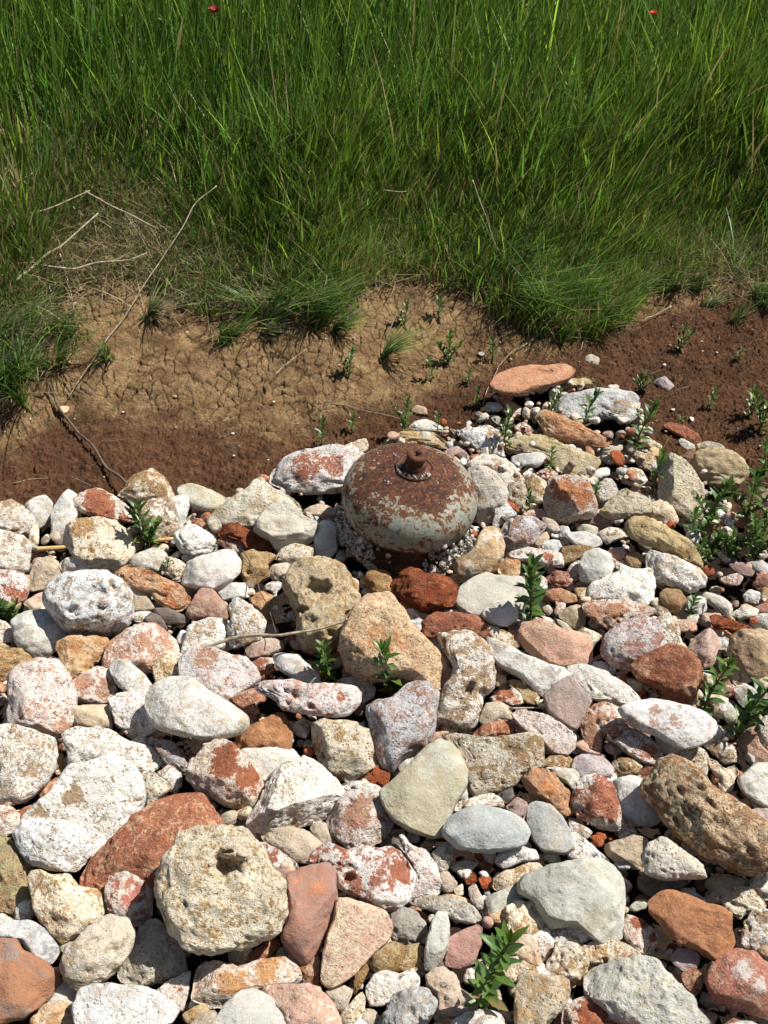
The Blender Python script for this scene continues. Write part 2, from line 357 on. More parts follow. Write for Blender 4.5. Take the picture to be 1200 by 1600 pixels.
# ------------------------------------------------------------------ stones
STONES = """A1 W|-40,300 0,262 70,250 150,290 205,350 215,410 180,460 100,475 0,455 -60,420|m 60,260,60
A1 G|160,280 220,235 280,225 325,270 320,340 270,410 225,420 205,350|
A1 C|205,400 240,410 238,520 190,520 180,470|
A1 G|365,250 420,190 480,210 490,300 460,400 400,470 350,520 325,450 325,330|
A1 M|465,250 530,200 620,182 700,220 780,280 850,330 860,380 700,365 620,355 520,320 470,290|m 620,280,110
A1 C|770,110 830,60 950,55 1040,120 1100,190 1090,230 990,255 900,250 800,240 730,200 790,150|
A1 C|355,480 400,420 480,380 600,362 720,375 800,440 835,520 830,600 760,660 690,700 620,690 470,600 440,540|l .01;m 520,410,90;p 570,575,18
A1 W|870,290 960,240 1060,240 1100,330 1110,420 1050,490 960,510 890,450 865,370|
A1 G|1060,245 1160,215 1180,280 1150,390 1110,410|
A2 S|-90,180 0,155 100,190 210,240 140,310 30,290 -60,240|f .7
A1 W|-60,430 60,450 150,480 185,540 170,690 60,690 -60,660|l .015
A1 B|175,680 220,620 310,600 360,640 375,720 330,770 280,800 200,810 160,750|
A1 W|345,630 450,605 560,600 650,640 640,690 520,710 400,700|
A1 M|-60,700 80,690 150,720 175,800 150,870 60,890 0,860|m 90,830,70
A1 G|810,620 870,580 960,550 1030,580 1040,640 990,690 900,690 840,660|
A1 C|1040,600 1120,620 1165,660 1120,740 1060,720 1020,680|
A1 X|700,700 800,650 900,670 1030,720 1130,780 1195,840 1150,950 1050,930 950,860 830,790|l .015;c .50,.15,.045/.64,.40,.24
A1 B|800,800 890,795 940,860 960,930 850,940 820,880|l .01
A1 W|285,830 330,770 400,720 520,700 650,700 760,760 820,850 830,960 790,1040 680,1070 560,1060 430,1060 340,980 290,900|l .02;k .8;p 610,820,60 540,880,45 700,790,38 460,940,42 490,800,25 780,870,30 640,920,30|L big white stone full of round holes at the left
A1 P|150,890 220,840 290,815 270,930 200,945|
A1 G|75,1000 160,950 280,940 380,990 410,1080 370,1160 280,1230 150,1210 100,1120|
A1 W|-60,1000 30,1010 80,1060 80,1120 0,1150 -60,1130|
A1 D|960,930 1050,925 1180,985 1160,1010 1040,1020|
A1 D|900,1000 940,950 1010,980 1045,1060 960,1040|
A1 C|840,940 930,930 950,960 900,1010 840,1000|
A1 Q|450,1080 540,1060 640,1060 660,1100 560,1120 460,1110|
A1 Q|680,1110 780,1060 900,1025 1020,1040 1100,1120 1120,1200 1080,1280 1000,1330 900,1310 760,1290 640,1290 660,1200|
B1 K|345,30 420,-20 560,-20 660,-10 685,50 640,110 580,160 560,200 440,240 390,180 370,100|m 480,40,60
B1 O|-60,40 50,25 130,55 205,125 170,180 80,220 40,255 -60,250|
B1 Q|60,240 130,170 250,130 370,140 430,220 465,330 465,430 430,540 350,590 220,560 100,550 45,510 60,380|f .5;l .01;m 400,540,70
B1 Q|440,290 500,230 600,180 680,190 710,260 725,350 650,400 560,390 470,350|m 650,300,80;m 520,250,60
B1 G|690,160 730,122 800,140 900,220 950,290 920,330 800,330 740,280 695,210|l .02
B1 C|970,120 1050,75 1150,90 1190,160 1180,240 1100,260 990,280 960,190|
B1 B|460,420 560,410 680,410 700,520 690,560 600,545 470,540|
B1 W|690,390 760,340 910,340 980,450 980,560 900,600 800,570 730,520|
B1 G|895,390 950,310 1060,260 1180,250 1310,330 1430,400 1530,480 1530,530 1450,590 1260,610 1150,590 1010,550 930,480|l .035;f .6;k .45|L large smooth pale grey oval stone lying flat at left centre
B1 W|-60,560 100,545 220,580 330,630 350,700 340,800 260,920 150,1000 40,1030 -60,1010|l .01
B1 W|395,580 480,545 620,545 720,590 800,640 930,670 1010,740 1000,790 930,830 800,800 640,800 450,810 430,690|
B1 W|440,800 560,780 700,740 800,780 870,860 890,980 860,1080 800,1180 740,1260 650,1340 560,1360 480,1250 300,1180 120,1190 180,1080 320,960 380,870|l .012;m 470,1000,90;m 260,1090,70
C1 W|95,20 150,-60 330,-80 500,-60 560,40 555,160 470,240 330,235 180,190|l .02
B1 Q|-60,1040 60,1040 120,1100 110,1160 60,1220 -60,1230|
B1 R|90,1080 200,1030 240,1050 130,1180|
B1 R|240,980 300,900 360,850 360,890 300,970|
B1 O|350,720 395,715 400,830 360,840|
B1 C|870,850 960,830 1050,900 1060,940 980,1000 900,1060 880,1000|
B1 W|985,830 1080,790 1130,840 1135,910 1070,950 1050,900|
B1 Q|970,620 1080,640 1180,760 1150,870 1110,790 1050,780 990,700|a
F R|125,1385 118,1362 150,1330 200,1290 235,1250 270,1235 310,1232 350,1262 375,1300 300,1380 240,1400 160,1395|m2|L big rust red stone partly under the round spongy stone
B2 M|-40,860 0,760 60,680 150,615 220,640 290,700 370,790 450,880 410,980 370,1040 310,1055 200,1020 100,950 40,920|l .01;k .8;m 200,760,110;m 350,850,80
B2 G|300,690 480,680 640,700 660,740 560,790 480,850 450,880 380,790|
B2 W|345,1100 400,990 440,940 480,850 560,780 670,760 700,720 780,745 880,810 960,900 930,1000 870,1080 750,1140 620,1175 500,1200 440,1240 360,1200|l .01;k .7;m 700,1040,30;m 640,1140,40
B2 K|280,620 300,570 420,520 500,470 570,465 630,530 655,600 600,690 500,685 380,680 285,665|c .36,.17,.08/.48,.26,.12;a|L orange brown wedge shaped stone with pale edges below the shaded hollow
B2 C|700,570 740,515 850,495 960,480 1050,500 1110,580 1180,700 1190,730 1110,810 970,890 930,850 820,790 720,700 695,620|m2
B2 M|405,290 450,265 560,255 640,255 720,280 870,280 1000,290 1045,340 1030,400 960,460 850,475 700,460 580,430 500,350 430,330|l .03;p 650,350,42 740,410,30 950,370,20 600,400,18;m 640,350,45;m 745,410,40;m 930,360,40|L elongated white stone with rusty red holes above the banded stone
B2 G|510,100 580,85 660,100 700,140 790,220 790,280 700,270 600,220 530,170|l .015
B2 W|900,270 960,240 1060,240 1135,290 1130,350 1060,390 1040,330|
B2 Q|-70,130 0,60 110,40 210,90 250,100 330,110 400,190 415,250 350,300 270,350 230,390 120,340 0,290 -60,250|m 100,130,70
B2 R|235,370 320,320 400,290 500,350 380,420 430,490 400,520 330,450|
B2 M|360,150 430,115 510,120 510,190 440,240 400,200|
A2 P|330,1170 400,1120 500,1110 570,1140 560,1180 470,1220 360,1230|
B3 Q|-100,440 -50,400 60,380 140,290 200,270 280,280 330,340 320,440 310,560 270,640 260,690 130,740 40,840 -10,800 -50,700 -80,600|k .8;p 170,400,22 280,420,14 40,600,14
B2 X|1020,890 1100,840 1180,770 1230,830 1220,930 1130,910|
B2 G|950,900 1050,885 1150,910 1190,940 1130,990 1050,950 960,940|
B2 Q|840,1130 900,1050 970,950 1080,950 1160,1010 1230,1040 1270,1120 1260,1190 1180,1250 1080,1310 980,1290 870,1210|m 1050,1080,130
B2 B|730,1160 800,1130 850,1160 900,1240 880,1290 800,1280|
C2 B|440,-20 560,-35 700,-10 800,60 810,110 700,190 640,180 540,110 450,50|
B3 S|-10,950 60,890 160,790 270,680 340,640 420,670 470,730 510,830 500,920 440,1020 400,1130 370,1210 300,1220 160,1180 70,1120 20,1050|l .02;f .35;k .35|L smooth greenish cream triangular slab at lower centre
B3 G|490,840 530,930 525,990 470,1000 450,940|
B3 W|300,10 370,-30 520,-50 600,-10 670,60 690,150 690,280 640,350 615,430 590,500 520,555 420,545 320,510 310,480 330,420 340,340 400,270 430,200 410,110|l .01;k .8;o 1;p 520,310,38 470,370,30 550,290,25 620,90,14|L large pitted white coral rock right of the peach rock
B3 G|650,-10 740,20 860,90 1000,150 1060,190 1130,170 1170,200 1120,250 1050,290 1000,345 940,310 850,230 740,170 690,120|l .01
F K|537,985 545,965 575,935 610,933 640,975 670,1005 700,1040 705,1060 690,1080 660,1070 610,1062 570,1060 540,1045 533,1015|l .03;k .8;m 600,1000,30|L big peach and cream rock leaning below the rough red rock
B3 O|760,240 860,250 960,310 985,360 950,400 880,390 820,330|o 1
B3 K|700,220 760,230 765,290 700,290|
B3 M|665,370 720,310 800,290 850,340 860,400 760,415|o 1
B3 B|600,500 640,400 720,385 790,430 800,490 700,500 640,530|
B3 R|540,580 640,530 740,500 800,530 800,590 690,615 560,610|
B3 P|275,640 320,580 400,570 405,610 340,635|
B3 C|380,600 470,595 600,620 700,615 820,600 900,585 960,610 985,700 985,790 860,840 820,900 700,960 560,970 525,900 500,800 470,700 400,650|p 480,660,26 570,720,20 640,640,20 600,880,30 780,820,22 690,780,34 740,890,18;m 690,780,40|L pale block with small round dimples right of the triangular slab
B3 Q|810,470 920,455 1020,480 1120,540 1190,600 1185,670 1140,710 1060,700 980,620 880,560|l .012
B3 V|800,480 880,560 970,600 1070,700 1060,725 1000,700 900,600 820,560|
B3 P|1005,370 1010,340 1090,270 1165,230 1220,290 1290,380 1270,420 1200,555 1100,510 1030,450|l .02;f .2;k .35;a;c .42,.29,.22/.46,.34,.27|L flat pinkish tan diamond shaped slab right of centre
B3 C|1000,770 1060,710 1150,705 1190,760 1160,810 1020,790|
B3 G|1000,800 1180,810 1220,850 1190,940 1130,880|
B3 K|845,860 900,810 980,800 1060,840 1130,920 1190,990 1200,1060 1160,1095 1090,1080 1000,990 900,950|l .01;c .42,.25,.15/.46,.2,.08;m 1030,930,60|L flat orange brown teardrop stone right of the dimpled block
B3 K|860,980 920,955 1000,980 1040,1030 960,1030 890,1010|
B3 W|440,1080 470,1010 580,970 680,960 740,1010 745,1050 650,1045 540,1060|o 1
B3 V|760,1050 830,990 890,1020 890,1080 850,1110|
B3 G|385,1190 430,1110 520,1060 640,1050 760,1075 860,1130 900,1200 870,1270 740,1310 600,1318 470,1290 395,1230|l .03;f .5;k .5;c .36,.37,.35/.42,.42,.39|L smooth darker grey oval pebble below the triangular slab
B3 G|905,1050 950,1020 1040,1040 1110,1110 1160,1200 1180,1290 1120,1330 1000,1320 940,1250 900,1150|l .01;c .36,.37,.36/.44,.41,.36
B3 G|95,790 150,715 250,700 200,760 110,830|
B3 D|700,970 790,910 810,980 760,1020|
B4 W|-50,180 60,160 180,200 260,250 330,300 390,370 390,390 330,420 260,400 180,380 90,370 20,280|
B4 W|60,160 140,130 220,150 260,220 200,210|
B4 R|350,170 440,100 560,50 660,55 740,110 780,190 780,280 720,370 640,390 570,350 510,290 400,250|l .02;k .8;m 430,180,80;m 720,300,60|L big dark red stone with whitish veins right of centre
B4 X|270,230 310,210 325,240 290,260|
B4 B|310,240 380,250 435,300 420,330 360,320|
A4 P|690,1180 750,1090 830,1060 890,1100 915,1180 900,1260 800,1290 720,1250|c .5,.33,.25/.55,.42,.33
A4 B|950,1180 970,1100 1030,1060 1150,1065 1260,1110 1260,1280 1230,1350 1130,1370 1060,1300 960,1220|l .02;c .3,.2,.12/.42,.32,.2
B4 Q|25,560 50,480 110,400 200,390 270,430 300,490 330,560 230,600 170,600 160,700 120,700 60,640|m 80,600,70
B4 G|280,440 330,410 400,380 480,370 580,385 700,420 800,460 860,520 860,580 790,640 680,670 620,660 500,590 420,560 330,510|l .04;f .6;k .45;c .6,.59,.57/.36,.24,.19;m 620,500,50;m 500,440,40|L large pale lilac grey slab with brown streaks at right centre
B4 G|500,600 620,660 710,660 700,700 600,720 530,700|
B4 M|205,570 270,550 330,550 420,590 490,650 515,720 500,775 420,760 330,710 270,650 210,620|l .01;m 460,690,45;m 230,580,40;p 290,600,14
B4 W|640,730 720,660 800,690 830,740 810,850 740,820 700,760|
B4 M|860,250 920,200 980,280 1000,330 960,360 850,350|o 1
B4 C|910,150 1000,140 1070,180 1105,240 1000,300 960,200|
B4 G|990,300 1060,280 1140,330 1050,420 1000,360|
B4 Q|1140,260 1220,230 1260,330 1240,440 1180,460 1140,400|
B4 W|820,430 930,360 980,420 970,500 880,480|
B4 S|1090,420 1170,480 1130,530 1060,480|
B4 W|780,640 860,615 960,640 1000,690 1000,760 920,770 850,700|l .01
B4 W|1140,540 1180,480 1260,470 1260,720 1200,700 1150,640|l .02
B4 P|1030,600 1080,560 1140,530 1150,640 1200,710 1210,770 1120,800 1060,730 1020,650|c .36,.22,.15/.42,.3,.22
B4 C|820,760 860,730 890,790 1000,770 1035,830 1000,900 980,960 900,930 870,850|o 1
B4 G|1020,880 1070,830 1130,780 1260,790 1260,1050 1180,1040 1060,960|l .01
B4 O|420,900 470,850 500,770 600,735 700,770 790,830 840,910 940,980 1060,1060 1180,1160 1280,1240 1290,1400 1200,1440 1080,1460 950,1430 820,1390 720,1320 640,1230 540,1120 510,1060 430,980|l .03;k .8;o 1;c .56,.45,.29/.27,.16,.08;p 740,1080,42 560,900,22 620,1110,22 700,960,18|L long craggy ochre rock at the right edge
B4 M|0,900 60,850 120,840 200,870 240,940 280,1060 320,1190 250,1210 180,1200 100,1150 10,1110 -20,1000|l .01;a;m 180,1000,130
B4 G|240,890 340,850 415,870 420,920 480,1000 540,1120 450,1160 380,1150 300,1100 270,990|
B4 P|0,730 80,710 150,730 230,790 220,850 100,840 30,860 -20,800|c .42,.33,.31/.5,.45,.42
B4 C|220,750 300,740 380,750 410,790 370,840 280,830|
B4 P|0,630 60,680 180,720 160,740 60,700 0,680|
B4 W|-40,1130 60,1170 90,1200 60,1240 -40,1230|
B4 R|380,830 450,790 510,790 460,870 410,870|
B4 P|1070,1080 1200,1040 1260,1100 1260,1240 1150,1130|c .42,.33,.29/.5,.42,.36
C1 O|-60,-20 40,0 110,80 150,180 170,300 200,420 210,520 120,520 0,490 -60,480|c .45,.38,.2/.4,.22,.12;a
C1 C|180,290 240,250 330,280 430,275 490,340 600,370 650,410 660,510 580,600 480,660 380,700 290,590 210,490 200,380|k .7
C1 Q|670,340 700,230 760,175 840,180 910,240 955,310 945,440 950,530 900,575 830,590 700,530 665,430|l .01;c .58,.55,.5/.4,.16,.12;m 790,440,40;m 810,310,30|L smooth white stone with small red spots left of the round spongy stone
C1 B|385,830 420,720 500,650 600,570 700,530 790,550 835,620 820,720 740,840 660,930 570,975 480,980 420,920|l .02;c .5,.46,.37/.34,.27,.18;p 700,740,28 560,870,25
C1 W|720,900 760,800 840,690 870,590 940,550 1040,600 1110,700 1165,800 1150,870 1020,920 900,960 780,955|c .5,.47,.4/.36,.29,.2
C1 G|-60,560 60,560 200,565 270,610 330,680 375,740 310,820 200,770 130,690 0,670|c .45,.45,.44/.26,.26,.27;l .01
C1 P|-60,690 100,680 140,750 250,800 340,870 385,930 330,1010 240,1090 150,1160 0,1200 -60,1190|c .4,.18,.09/.3,.2,.15;m 60,740,80;l .01|L flat orange brown stone with a grey patch at lower left corner
C1 G|230,1100 330,1000 400,910 480,950 480,1050 420,1080 300,1100|
C1 W|470,1090 520,990 600,965 760,965 920,980 1030,1040 1110,1110 1060,1190 900,1260 600,1260 480,1210|l .01;c .6,.6,.57/.45,.4,.33;p 530,1140,26 870,1160,30
C1 M|980,1000 1080,920 1190,870 1170,1020 1140,1120 1080,1060|m 1100,990,60
C1 K|200,1180 280,1090 380,1070 460,1090 470,1200 400,1260 220,1260|
C1 C|-60,500 40,520 100,560 0,570|
F T|250,1380 258,1340 285,1305 330,1293 385,1300 415,1335 440,1380 450,1425 438,1455 400,1480 345,1492 295,1483 268,1450 252,1415|l .045;f .25;k .52;c .76,.67,.50/.45,.29,.12;p 355,1350,24 353,1353,17 300,1440,7 410,1430,6|L large round spongy cream stone with a hole near its top
C2 M|400,80 480,75 560,120 650,200 660,225 520,230 450,150|m 480,160,40
C2 V|600,280 680,240 760,220 840,215 890,250 890,350 905,450 880,560 830,640 790,730 730,810 690,810 620,740 560,650 590,520 600,400|l .015;k .8;m 790,350,60;c .28,.165,.125/.4,.16,.08|L mauve brown stone with a raised lump right of the round spongy stone
C2 V|520,240 600,235 650,250 600,330 590,400 560,320|
C2 M|695,190 740,130 860,70 960,110 1080,100 1260,110 1360,180 1390,270 1370,400 1300,480 1200,480 1100,440 960,380 910,330 880,230|o 1;l .01;p 980,290,40 1230,330,20;m 1000,280,70;m 1300,250,80
C2 P|905,440 980,430 1100,470 1200,510 1240,600 1220,680 1150,740 1090,800 1020,880 940,930 870,960 815,920 820,800 850,640 890,560|l .01;f .35;c .48,.3,.24/.5,.42,.3
C3 W|60,70 130,30 175,90 260,120 330,210 365,360 320,400 180,400 165,380 190,270 170,160|c .66,.62,.56/.55,.4,.34
C2 Q|0,840 60,805 200,825 290,840 450,800 560,790 640,850 685,940 560,960 440,980 300,1030 200,1110 100,1110 0,1040|m 250,940,100;m 480,840,80;c .62,.58,.52/.45,.24,.1
C2 R|290,830 420,720 520,640 555,700 500,770 420,810|
C2 R|670,830 740,800 790,740 800,850 800,960 700,950|
C2 G|140,1200 220,1070 310,1000 400,990 500,1050 560,1150 590,1260 100,1260|l .01;c .44,.44,.42/.3,.26,.22
C2 P|450,990 560,960 700,950 800,980 870,1060 915,1170 900,1260 600,1260 560,1150|p 540,990,14 600,1040,15 655,1040,15 675,1130,18 710,990,14 610,1160,14
C2 O|-60,1140 0,1100 60,1065 110,1110 90,1170 0,1230|
C2 B|840,1000 920,950 1010,980 980,1070 920,1140 880,1060|
C2 O|1010,1020 1020,880 1090,810 1110,850 1060,960|
C3 O|-110,740 -50,700 50,690 130,710 230,700 235,800 200,870 100,880 -20,900 -100,840|o 1
C3 W|0,870 100,890 170,860 210,920 200,980 100,1000 0,1080 -80,1080 -110,980 -60,900|
C2 C|920,1170 980,1080 1060,1010 1085,1060 1060,1160 1000,1260 940,1220|
C3 W|45,520 110,475 190,490 260,570 265,620 210,690 100,710 40,650|c .5,.47,.4/.4,.36,.3
C3 Q|-30,520 30,520 60,600 30,680 -50,690|
C3 G|255,790 270,670 300,560 340,505 390,510 405,580 400,720 350,810 290,865 260,850|l .02;k .8;c .46,.47,.42/.5,.5,.46|L smooth upright finger shaped pale pebble beside the tall bottom sprout
C3 P|385,830 400,670 490,620 590,590 600,700 560,820 470,850|c .42,.24,.2/.46,.28,.23
C3 K|260,900 310,860 380,850 450,900 480,980 570,1060 570,1120 440,1165 340,1130 320,1020 265,960|c .5,.4,.3/.42,.3,.2;p 360,970,35 500,1080,24 470,1090,16
C3 W|0,1130 60,1010 180,975 270,990 325,1060 300,1140 240,1240 0,1260|l .02;c .5,.48,.42/.42,.37,.3;p 170,1120,36|L white stone with one deep round hole at the bottom edge
C3 G|430,1190 520,1130 620,1110 720,1140 770,1200 760,1260 430,1260|
C3 C|820,1010 840,920 900,885 1060,910 1150,930 1150,1040 1100,1120 1020,1200 1000,1260 830,1260|l .01;c .55,.5,.42/.5,.36,.2;k .8
C3 C|680,1010 720,990 750,1080 795,1160 790,1195 720,1140 690,1080|
C3 C|640,840 720,790 830,790 940,850 960,890 840,920 780,950 700,920 640,870|
C3 K|700,740 760,660 760,600 860,640 920,640 960,710 985,800 985,890 940,850 820,780 690,780|c .5,.34,.22/.56,.45,.34
C3 C|740,540 760,470 850,420 930,440 1000,480 1020,590 930,650 800,640 740,610|o 1
C3 S|850,340 900,280 1040,230 1200,200 1380,170 1440,210 1500,270 1520,350 1500,500 1480,650 1350,690 1200,590 1050,600 1010,540 950,440 860,390|k .7;c .44,.43,.36/.34,.31,.23;a|L big rough grey green block at lower right
C3 S|640,410 700,380 800,340 850,380 860,430 760,470 730,540 650,490|c .44,.43,.37/.34,.31,.23
C3 W|180,420 260,400 360,400 480,430 580,480 615,530 570,570 460,550 330,500 220,470|l .02;c .5,.47,.4/.36,.3,.22
C3 C|680,350 700,280 800,230 900,200 960,190 980,240 880,290 820,340 720,370|l .01
C3 W|700,190 720,140 840,85 940,120 960,170 860,190 760,230|l .01;p 755,165,16 830,160,20 900,150,14
C3 B|350,260 400,250 455,320 430,370 370,370|
C3 C|300,130 370,70 425,90 425,160 390,240 350,230|l .01;p 370,170,16
C3 O|225,80 290,30 330,60 300,120 240,110|
C3 B|410,220 450,185 590,190 550,240 470,260|
C3 X|490,260 530,235 580,270 570,340 510,340|
C3 Q|530,350 570,325 610,400 620,470 590,490 540,430|
C3 X|590,290 660,285 680,340 620,355|
C3 W|590,250 630,240 660,275 610,285|
C3 C|435,360 490,325 495,390 455,400|
C3 K|340,390 430,390 510,410 510,450 400,430|
C3 R|160,460 200,465 275,530 270,570 220,520|
C3 P|410,600 470,600 500,630 430,650|
C3 W|930,650 1020,600 1060,690 1030,770 990,810 960,700|
C3 W|1020,610 1150,600 1200,580 1320,590 1325,640 1250,690 1060,690|p 1275,640,18
C3 C|1010,880 1060,760 1080,700 1180,690 1260,740 1280,820 1240,960 1180,1000 1100,930|
C4 C|35,720 150,680 290,690 370,740 400,780 330,790 230,810 90,820 60,760|p 180,805,20
C4 W|50,870 100,830 230,810 400,785 520,810 570,880 640,960 740,1040 740,1080 790,1140 840,1200 800,1260 500,1240 250,1170 180,1100 60,1000|l .01;f .5;c .56,.53,.45/.42,.34,.2|L broad flat cream white rock at the bottom right
C4 M|-60,1060 40,1020 150,1040 230,1100 245,1180 220,1260 -80,1260 -100,1120|m 100,1150,130
C4 P|455,430 530,380 640,352 720,400 830,440 900,460 960,510 960,600 1000,680 960,770 880,805 780,750 640,690 560,620 480,520|l .02;k .6;a;c .36,.16,.07/.28,.12,.06|L rough orange brown rock at lower right
C4 G|640,360 700,355 830,435 760,420|
C4 W|420,150 450,80 540,38 620,80 700,140 790,210 795,280 730,285 620,300 500,285 440,250|l .04;p 740,220,18 780,265,13 590,230,10;c .52,.47,.39/.38,.3,.22|L pale three cornered stone with small holes above the rough orange brown rock
C4 B|155,100 220,70 350,25 430,45 450,80 400,150 420,230 350,235 250,190|
C4 C|900,390 1000,340 1100,360 1180,440 1170,510 1080,500 1030,540 960,510|o 1
C4 C|1080,300 1160,255 1260,260 1260,420 1180,430 1090,360|o 1
C4 W|1050,560 1100,500 1180,480 1260,500 1260,680 1120,750 1040,700|m 1180,530,40
C4 M|290,640 320,520 400,540 460,590 520,640 500,720 410,760 350,720|m 400,560,60;m 480,660,40
C4 V|595,790 640,735 720,730 770,780 750,850 670,870 620,840|c .36,.29,.28/.42,.35,.34
C4 R|660,890 740,850 790,900 780,980 740,1020 680,960|
C4 P|835,870 900,800 1000,730 1100,740 1180,790 1260,830 1260,1180 1150,1170 1000,1110 880,1080 840,990|l .015;c .34,.13,.08/.5,.42,.36;m 1060,860,90;m 1150,960,60|L big red and white blotched stone at the bottom right corner
C4 S|330,480 380,425 450,430 430,480 370,500|
C4 D|400,280 600,290 700,310 640,350 470,400 400,350|
C4 B|800,330 880,260 1050,290 1120,270 1050,330 950,400 880,420|
C4 O|420,780 540,730 560,790 500,810|
C4 X|85,30 130,0 180,20 180,70 130,100|
C4 W|-60,20 0,10 100,90 210,190 100,190 -40,160|
C4 R|930,1200 1000,1160 1070,1190 1080,1260 920,1260|
C4 K|1130,740 1180,710 1260,710 1260,830 1200,800|
A2 C|95,370 180,300 260,220 340,180 385,125 430,110 500,180 600,220 670,260 680,300 600,330 500,320 410,390 370,420 240,430 150,440|l .01;c .55,.52,.42/.4,.33,.2|L broad cream stone with a peaked top left of the gas bottle
A2 B|405,400 460,320 540,270 620,280 700,350 770,380 780,450 740,530 640,520 540,560 490,500 400,440|l .02;k .8;a;c .5,.45,.35/.4,.33,.22
A2 X|155,460 200,400 290,395 370,430 460,470 500,560 420,565 340,550 290,500 200,480|l .01;c .3,.075,.03/.2,.05,.02|L long brick red rough rock left of the gas bottle
A2 Q|160,510 210,485 320,490 345,530 320,580 250,575|
A2 W|-110,470 -50,420 0,400 80,440 150,510 140,570 40,605 0,600 -70,560|k .8
A2 R|0,360 60,365 90,400 140,450 130,480 60,430 0,400|
A2 G|-20,640 60,600 160,570 250,560 300,620 290,700 220,770 130,810 30,800 -60,760|l .02;f .3;c .56,.54,.51/.42,.38,.35|L smooth white streaked pebble like marble below the brick red rock
A2 O|300,600 360,560 470,560 540,590 490,650 480,720 400,790 340,770 310,720|o 1;c .48,.34,.17/.3,.18,.08;p 400,610,20 350,700,22 440,640,16
A2 G|160,800 240,770 330,770 360,850 280,860 200,870|
A2 P|20,850 60,795 130,810 210,900 210,990 100,985 0,980 -30,950|c .38,.22,.16/.44,.32,.22
A2 W|210,880 280,860 360,900 460,1000 430,1110 330,1150 240,1160 220,1040 250,980|l .02;a
A2 W|-20,1040 100,990 210,1000 220,1080 200,1170 60,1230 -60,1200|
A2 K|360,870 440,810 510,850 490,930 520,1010 470,1030 450,980|o 1
A2 W|440,790 500,750 570,765 520,830|
A2 C|520,610 570,540 640,512 740,540 790,600 700,625 600,640|
A2 B|485,710 500,650 600,640 640,660 580,740 520,760|
A2 C|575,780 600,700 680,630 800,615 900,620 960,680 1000,760 1060,880 1050,960 990,1010 960,1100 860,1180 700,1180 650,1080 660,980 620,880|l .02;k .9;o 1;c .46,.38,.25/.34,.24,.12;p 790,800,70 740,1000,45 690,930,35 880,1080,30|L craggy coral rock with an arched hollow below left of the gas bottle
A2 O|1070,730 1130,680 1210,690 1250,740 1240,830 1180,850 1120,830|o 1;c .46,.3,.14/.3,.17,.07
F M|420,752 425,738 455,715 500,703 535,700 560,705 560,755 520,765 480,768 440,762|l .02;o 1;f .6;m 480,730,30;m 520,725,20|L long flat red and white pitted stone just left of the gas bottle
A2 B|670,310 740,280 850,265 910,290 900,360 740,360|
A2 G|760,420 820,380 900,400 900,560 850,600 780,580|
A2 P|450,1040 500,1025 540,1060 530,1090 460,1090|
A2 C|990,730 1040,750 1040,830 1000,800|
A3 W|520,60 640,40 720,110 770,200 765,280 740,340 640,405 590,380 575,300 575,200 545,120|l .01;c .6,.57,.5/.46,.4,.26;p 670,225,18
T1 W|80,920 160,860 280,870 400,930 490,1060 350,1090 260,1000 120,990|l .02
T1 W|0,650 100,650 220,630 290,670 310,770 340,860 250,870 160,850 80,760 0,700|l .01
U O|340,160 450,120 600,100 750,110 850,150 880,200 830,220 740,200 500,190 350,200|c .5,.4,.24/.4,.26,.12|L long cream slab lying behind the gas bottle
U W|600,80 640,40 720,22 790,60 850,110 750,110 640,95|
U P|830,240 920,210 980,250 1010,300 980,335 900,290|c .42,.28,.23/.45,.32,.27
U P|870,85 900,90 940,140 890,130|
U K|850,180 890,150 950,210 900,215|
U C|140,215 220,180 300,155 320,200 300,240 200,250|
A3 B|445,640 540,580 590,480 640,420 690,415 720,460 755,520 740,590 650,700 560,720 470,710|l .03;c .38,.27,.15/.5,.46,.38;k .8|L tan oval stone with white edges at the right foot of the gas bottle
A3 W|700,280 760,265 830,340 760,370 700,430 680,400|
A3 Q|715,450 760,380 850,350 940,355 1000,400 1000,440 940,500 860,550 780,570 745,510|l .015
A3 B|940,500 1010,440 1035,480 980,545 920,535|
A3 C|770,190 790,140 870,140 890,200 870,290 800,300 770,240|p 840,170,14 810,220,14 850,250,12
A3 C|880,140 930,90 1010,130 1010,190 960,270 900,210|
A3 P|950,90 1030,50 1080,80 1040,130 1010,150|
A3 C|820,50 900,30 940,60 920,90 860,90|
A3 M|990,260 1020,170 1080,100 1200,100 1270,130 1330,280 1300,340 1220,360 1100,390 1020,330|l .02;k .8;m 1130,180,90;m 1240,220,70;c .55,.5,.42/.42,.17,.07|L chunky white and orange blotched stone right of the gas bottle
A3 P|860,340 920,310 1000,300 1040,330 1000,350 900,350|
A3 B|990,360 1060,370 1100,420 1090,480 1050,480 1010,420|
A3 W|1090,410 1150,410 1180,460 1160,530 1100,490|
A3 M|785,580 900,545 980,555 1100,580 1115,660 1000,650 880,620 800,610|l .01;m 1030,600,40
A3 G|980,540 1020,500 1090,500 1115,560 1100,600|
A3 O|1110,540 1200,535 1320,545 1250,600 1180,640 1120,640|
A3 W|1145,700 1170,650 1230,630 1240,720 1190,745|
A3 P|640,700 720,640 780,590 800,620 740,660 690,720|c .3,.14,.07/.4,.22,.15
A3 K|710,680 770,620 850,630 845,700 820,740 740,735|o 1
A3 G|460,900 480,800 560,745 640,715 720,735 840,740 900,800 910,860 850,940 750,960 620,980 540,960|f .6;c .5,.48,.42/.46,.44,.38|L broad smooth pale grey stone right of the rough red rock
A3 G|620,960 660,900 770,880 825,930 830,990 760,1030 660,1010|l .02
A3 X|45,770 100,700 150,665 280,690 400,710 460,740 475,800 440,900 330,930 230,940 120,870 50,820|l .02;k .8;a|L rough bright red porous rock in front of the gas bottle
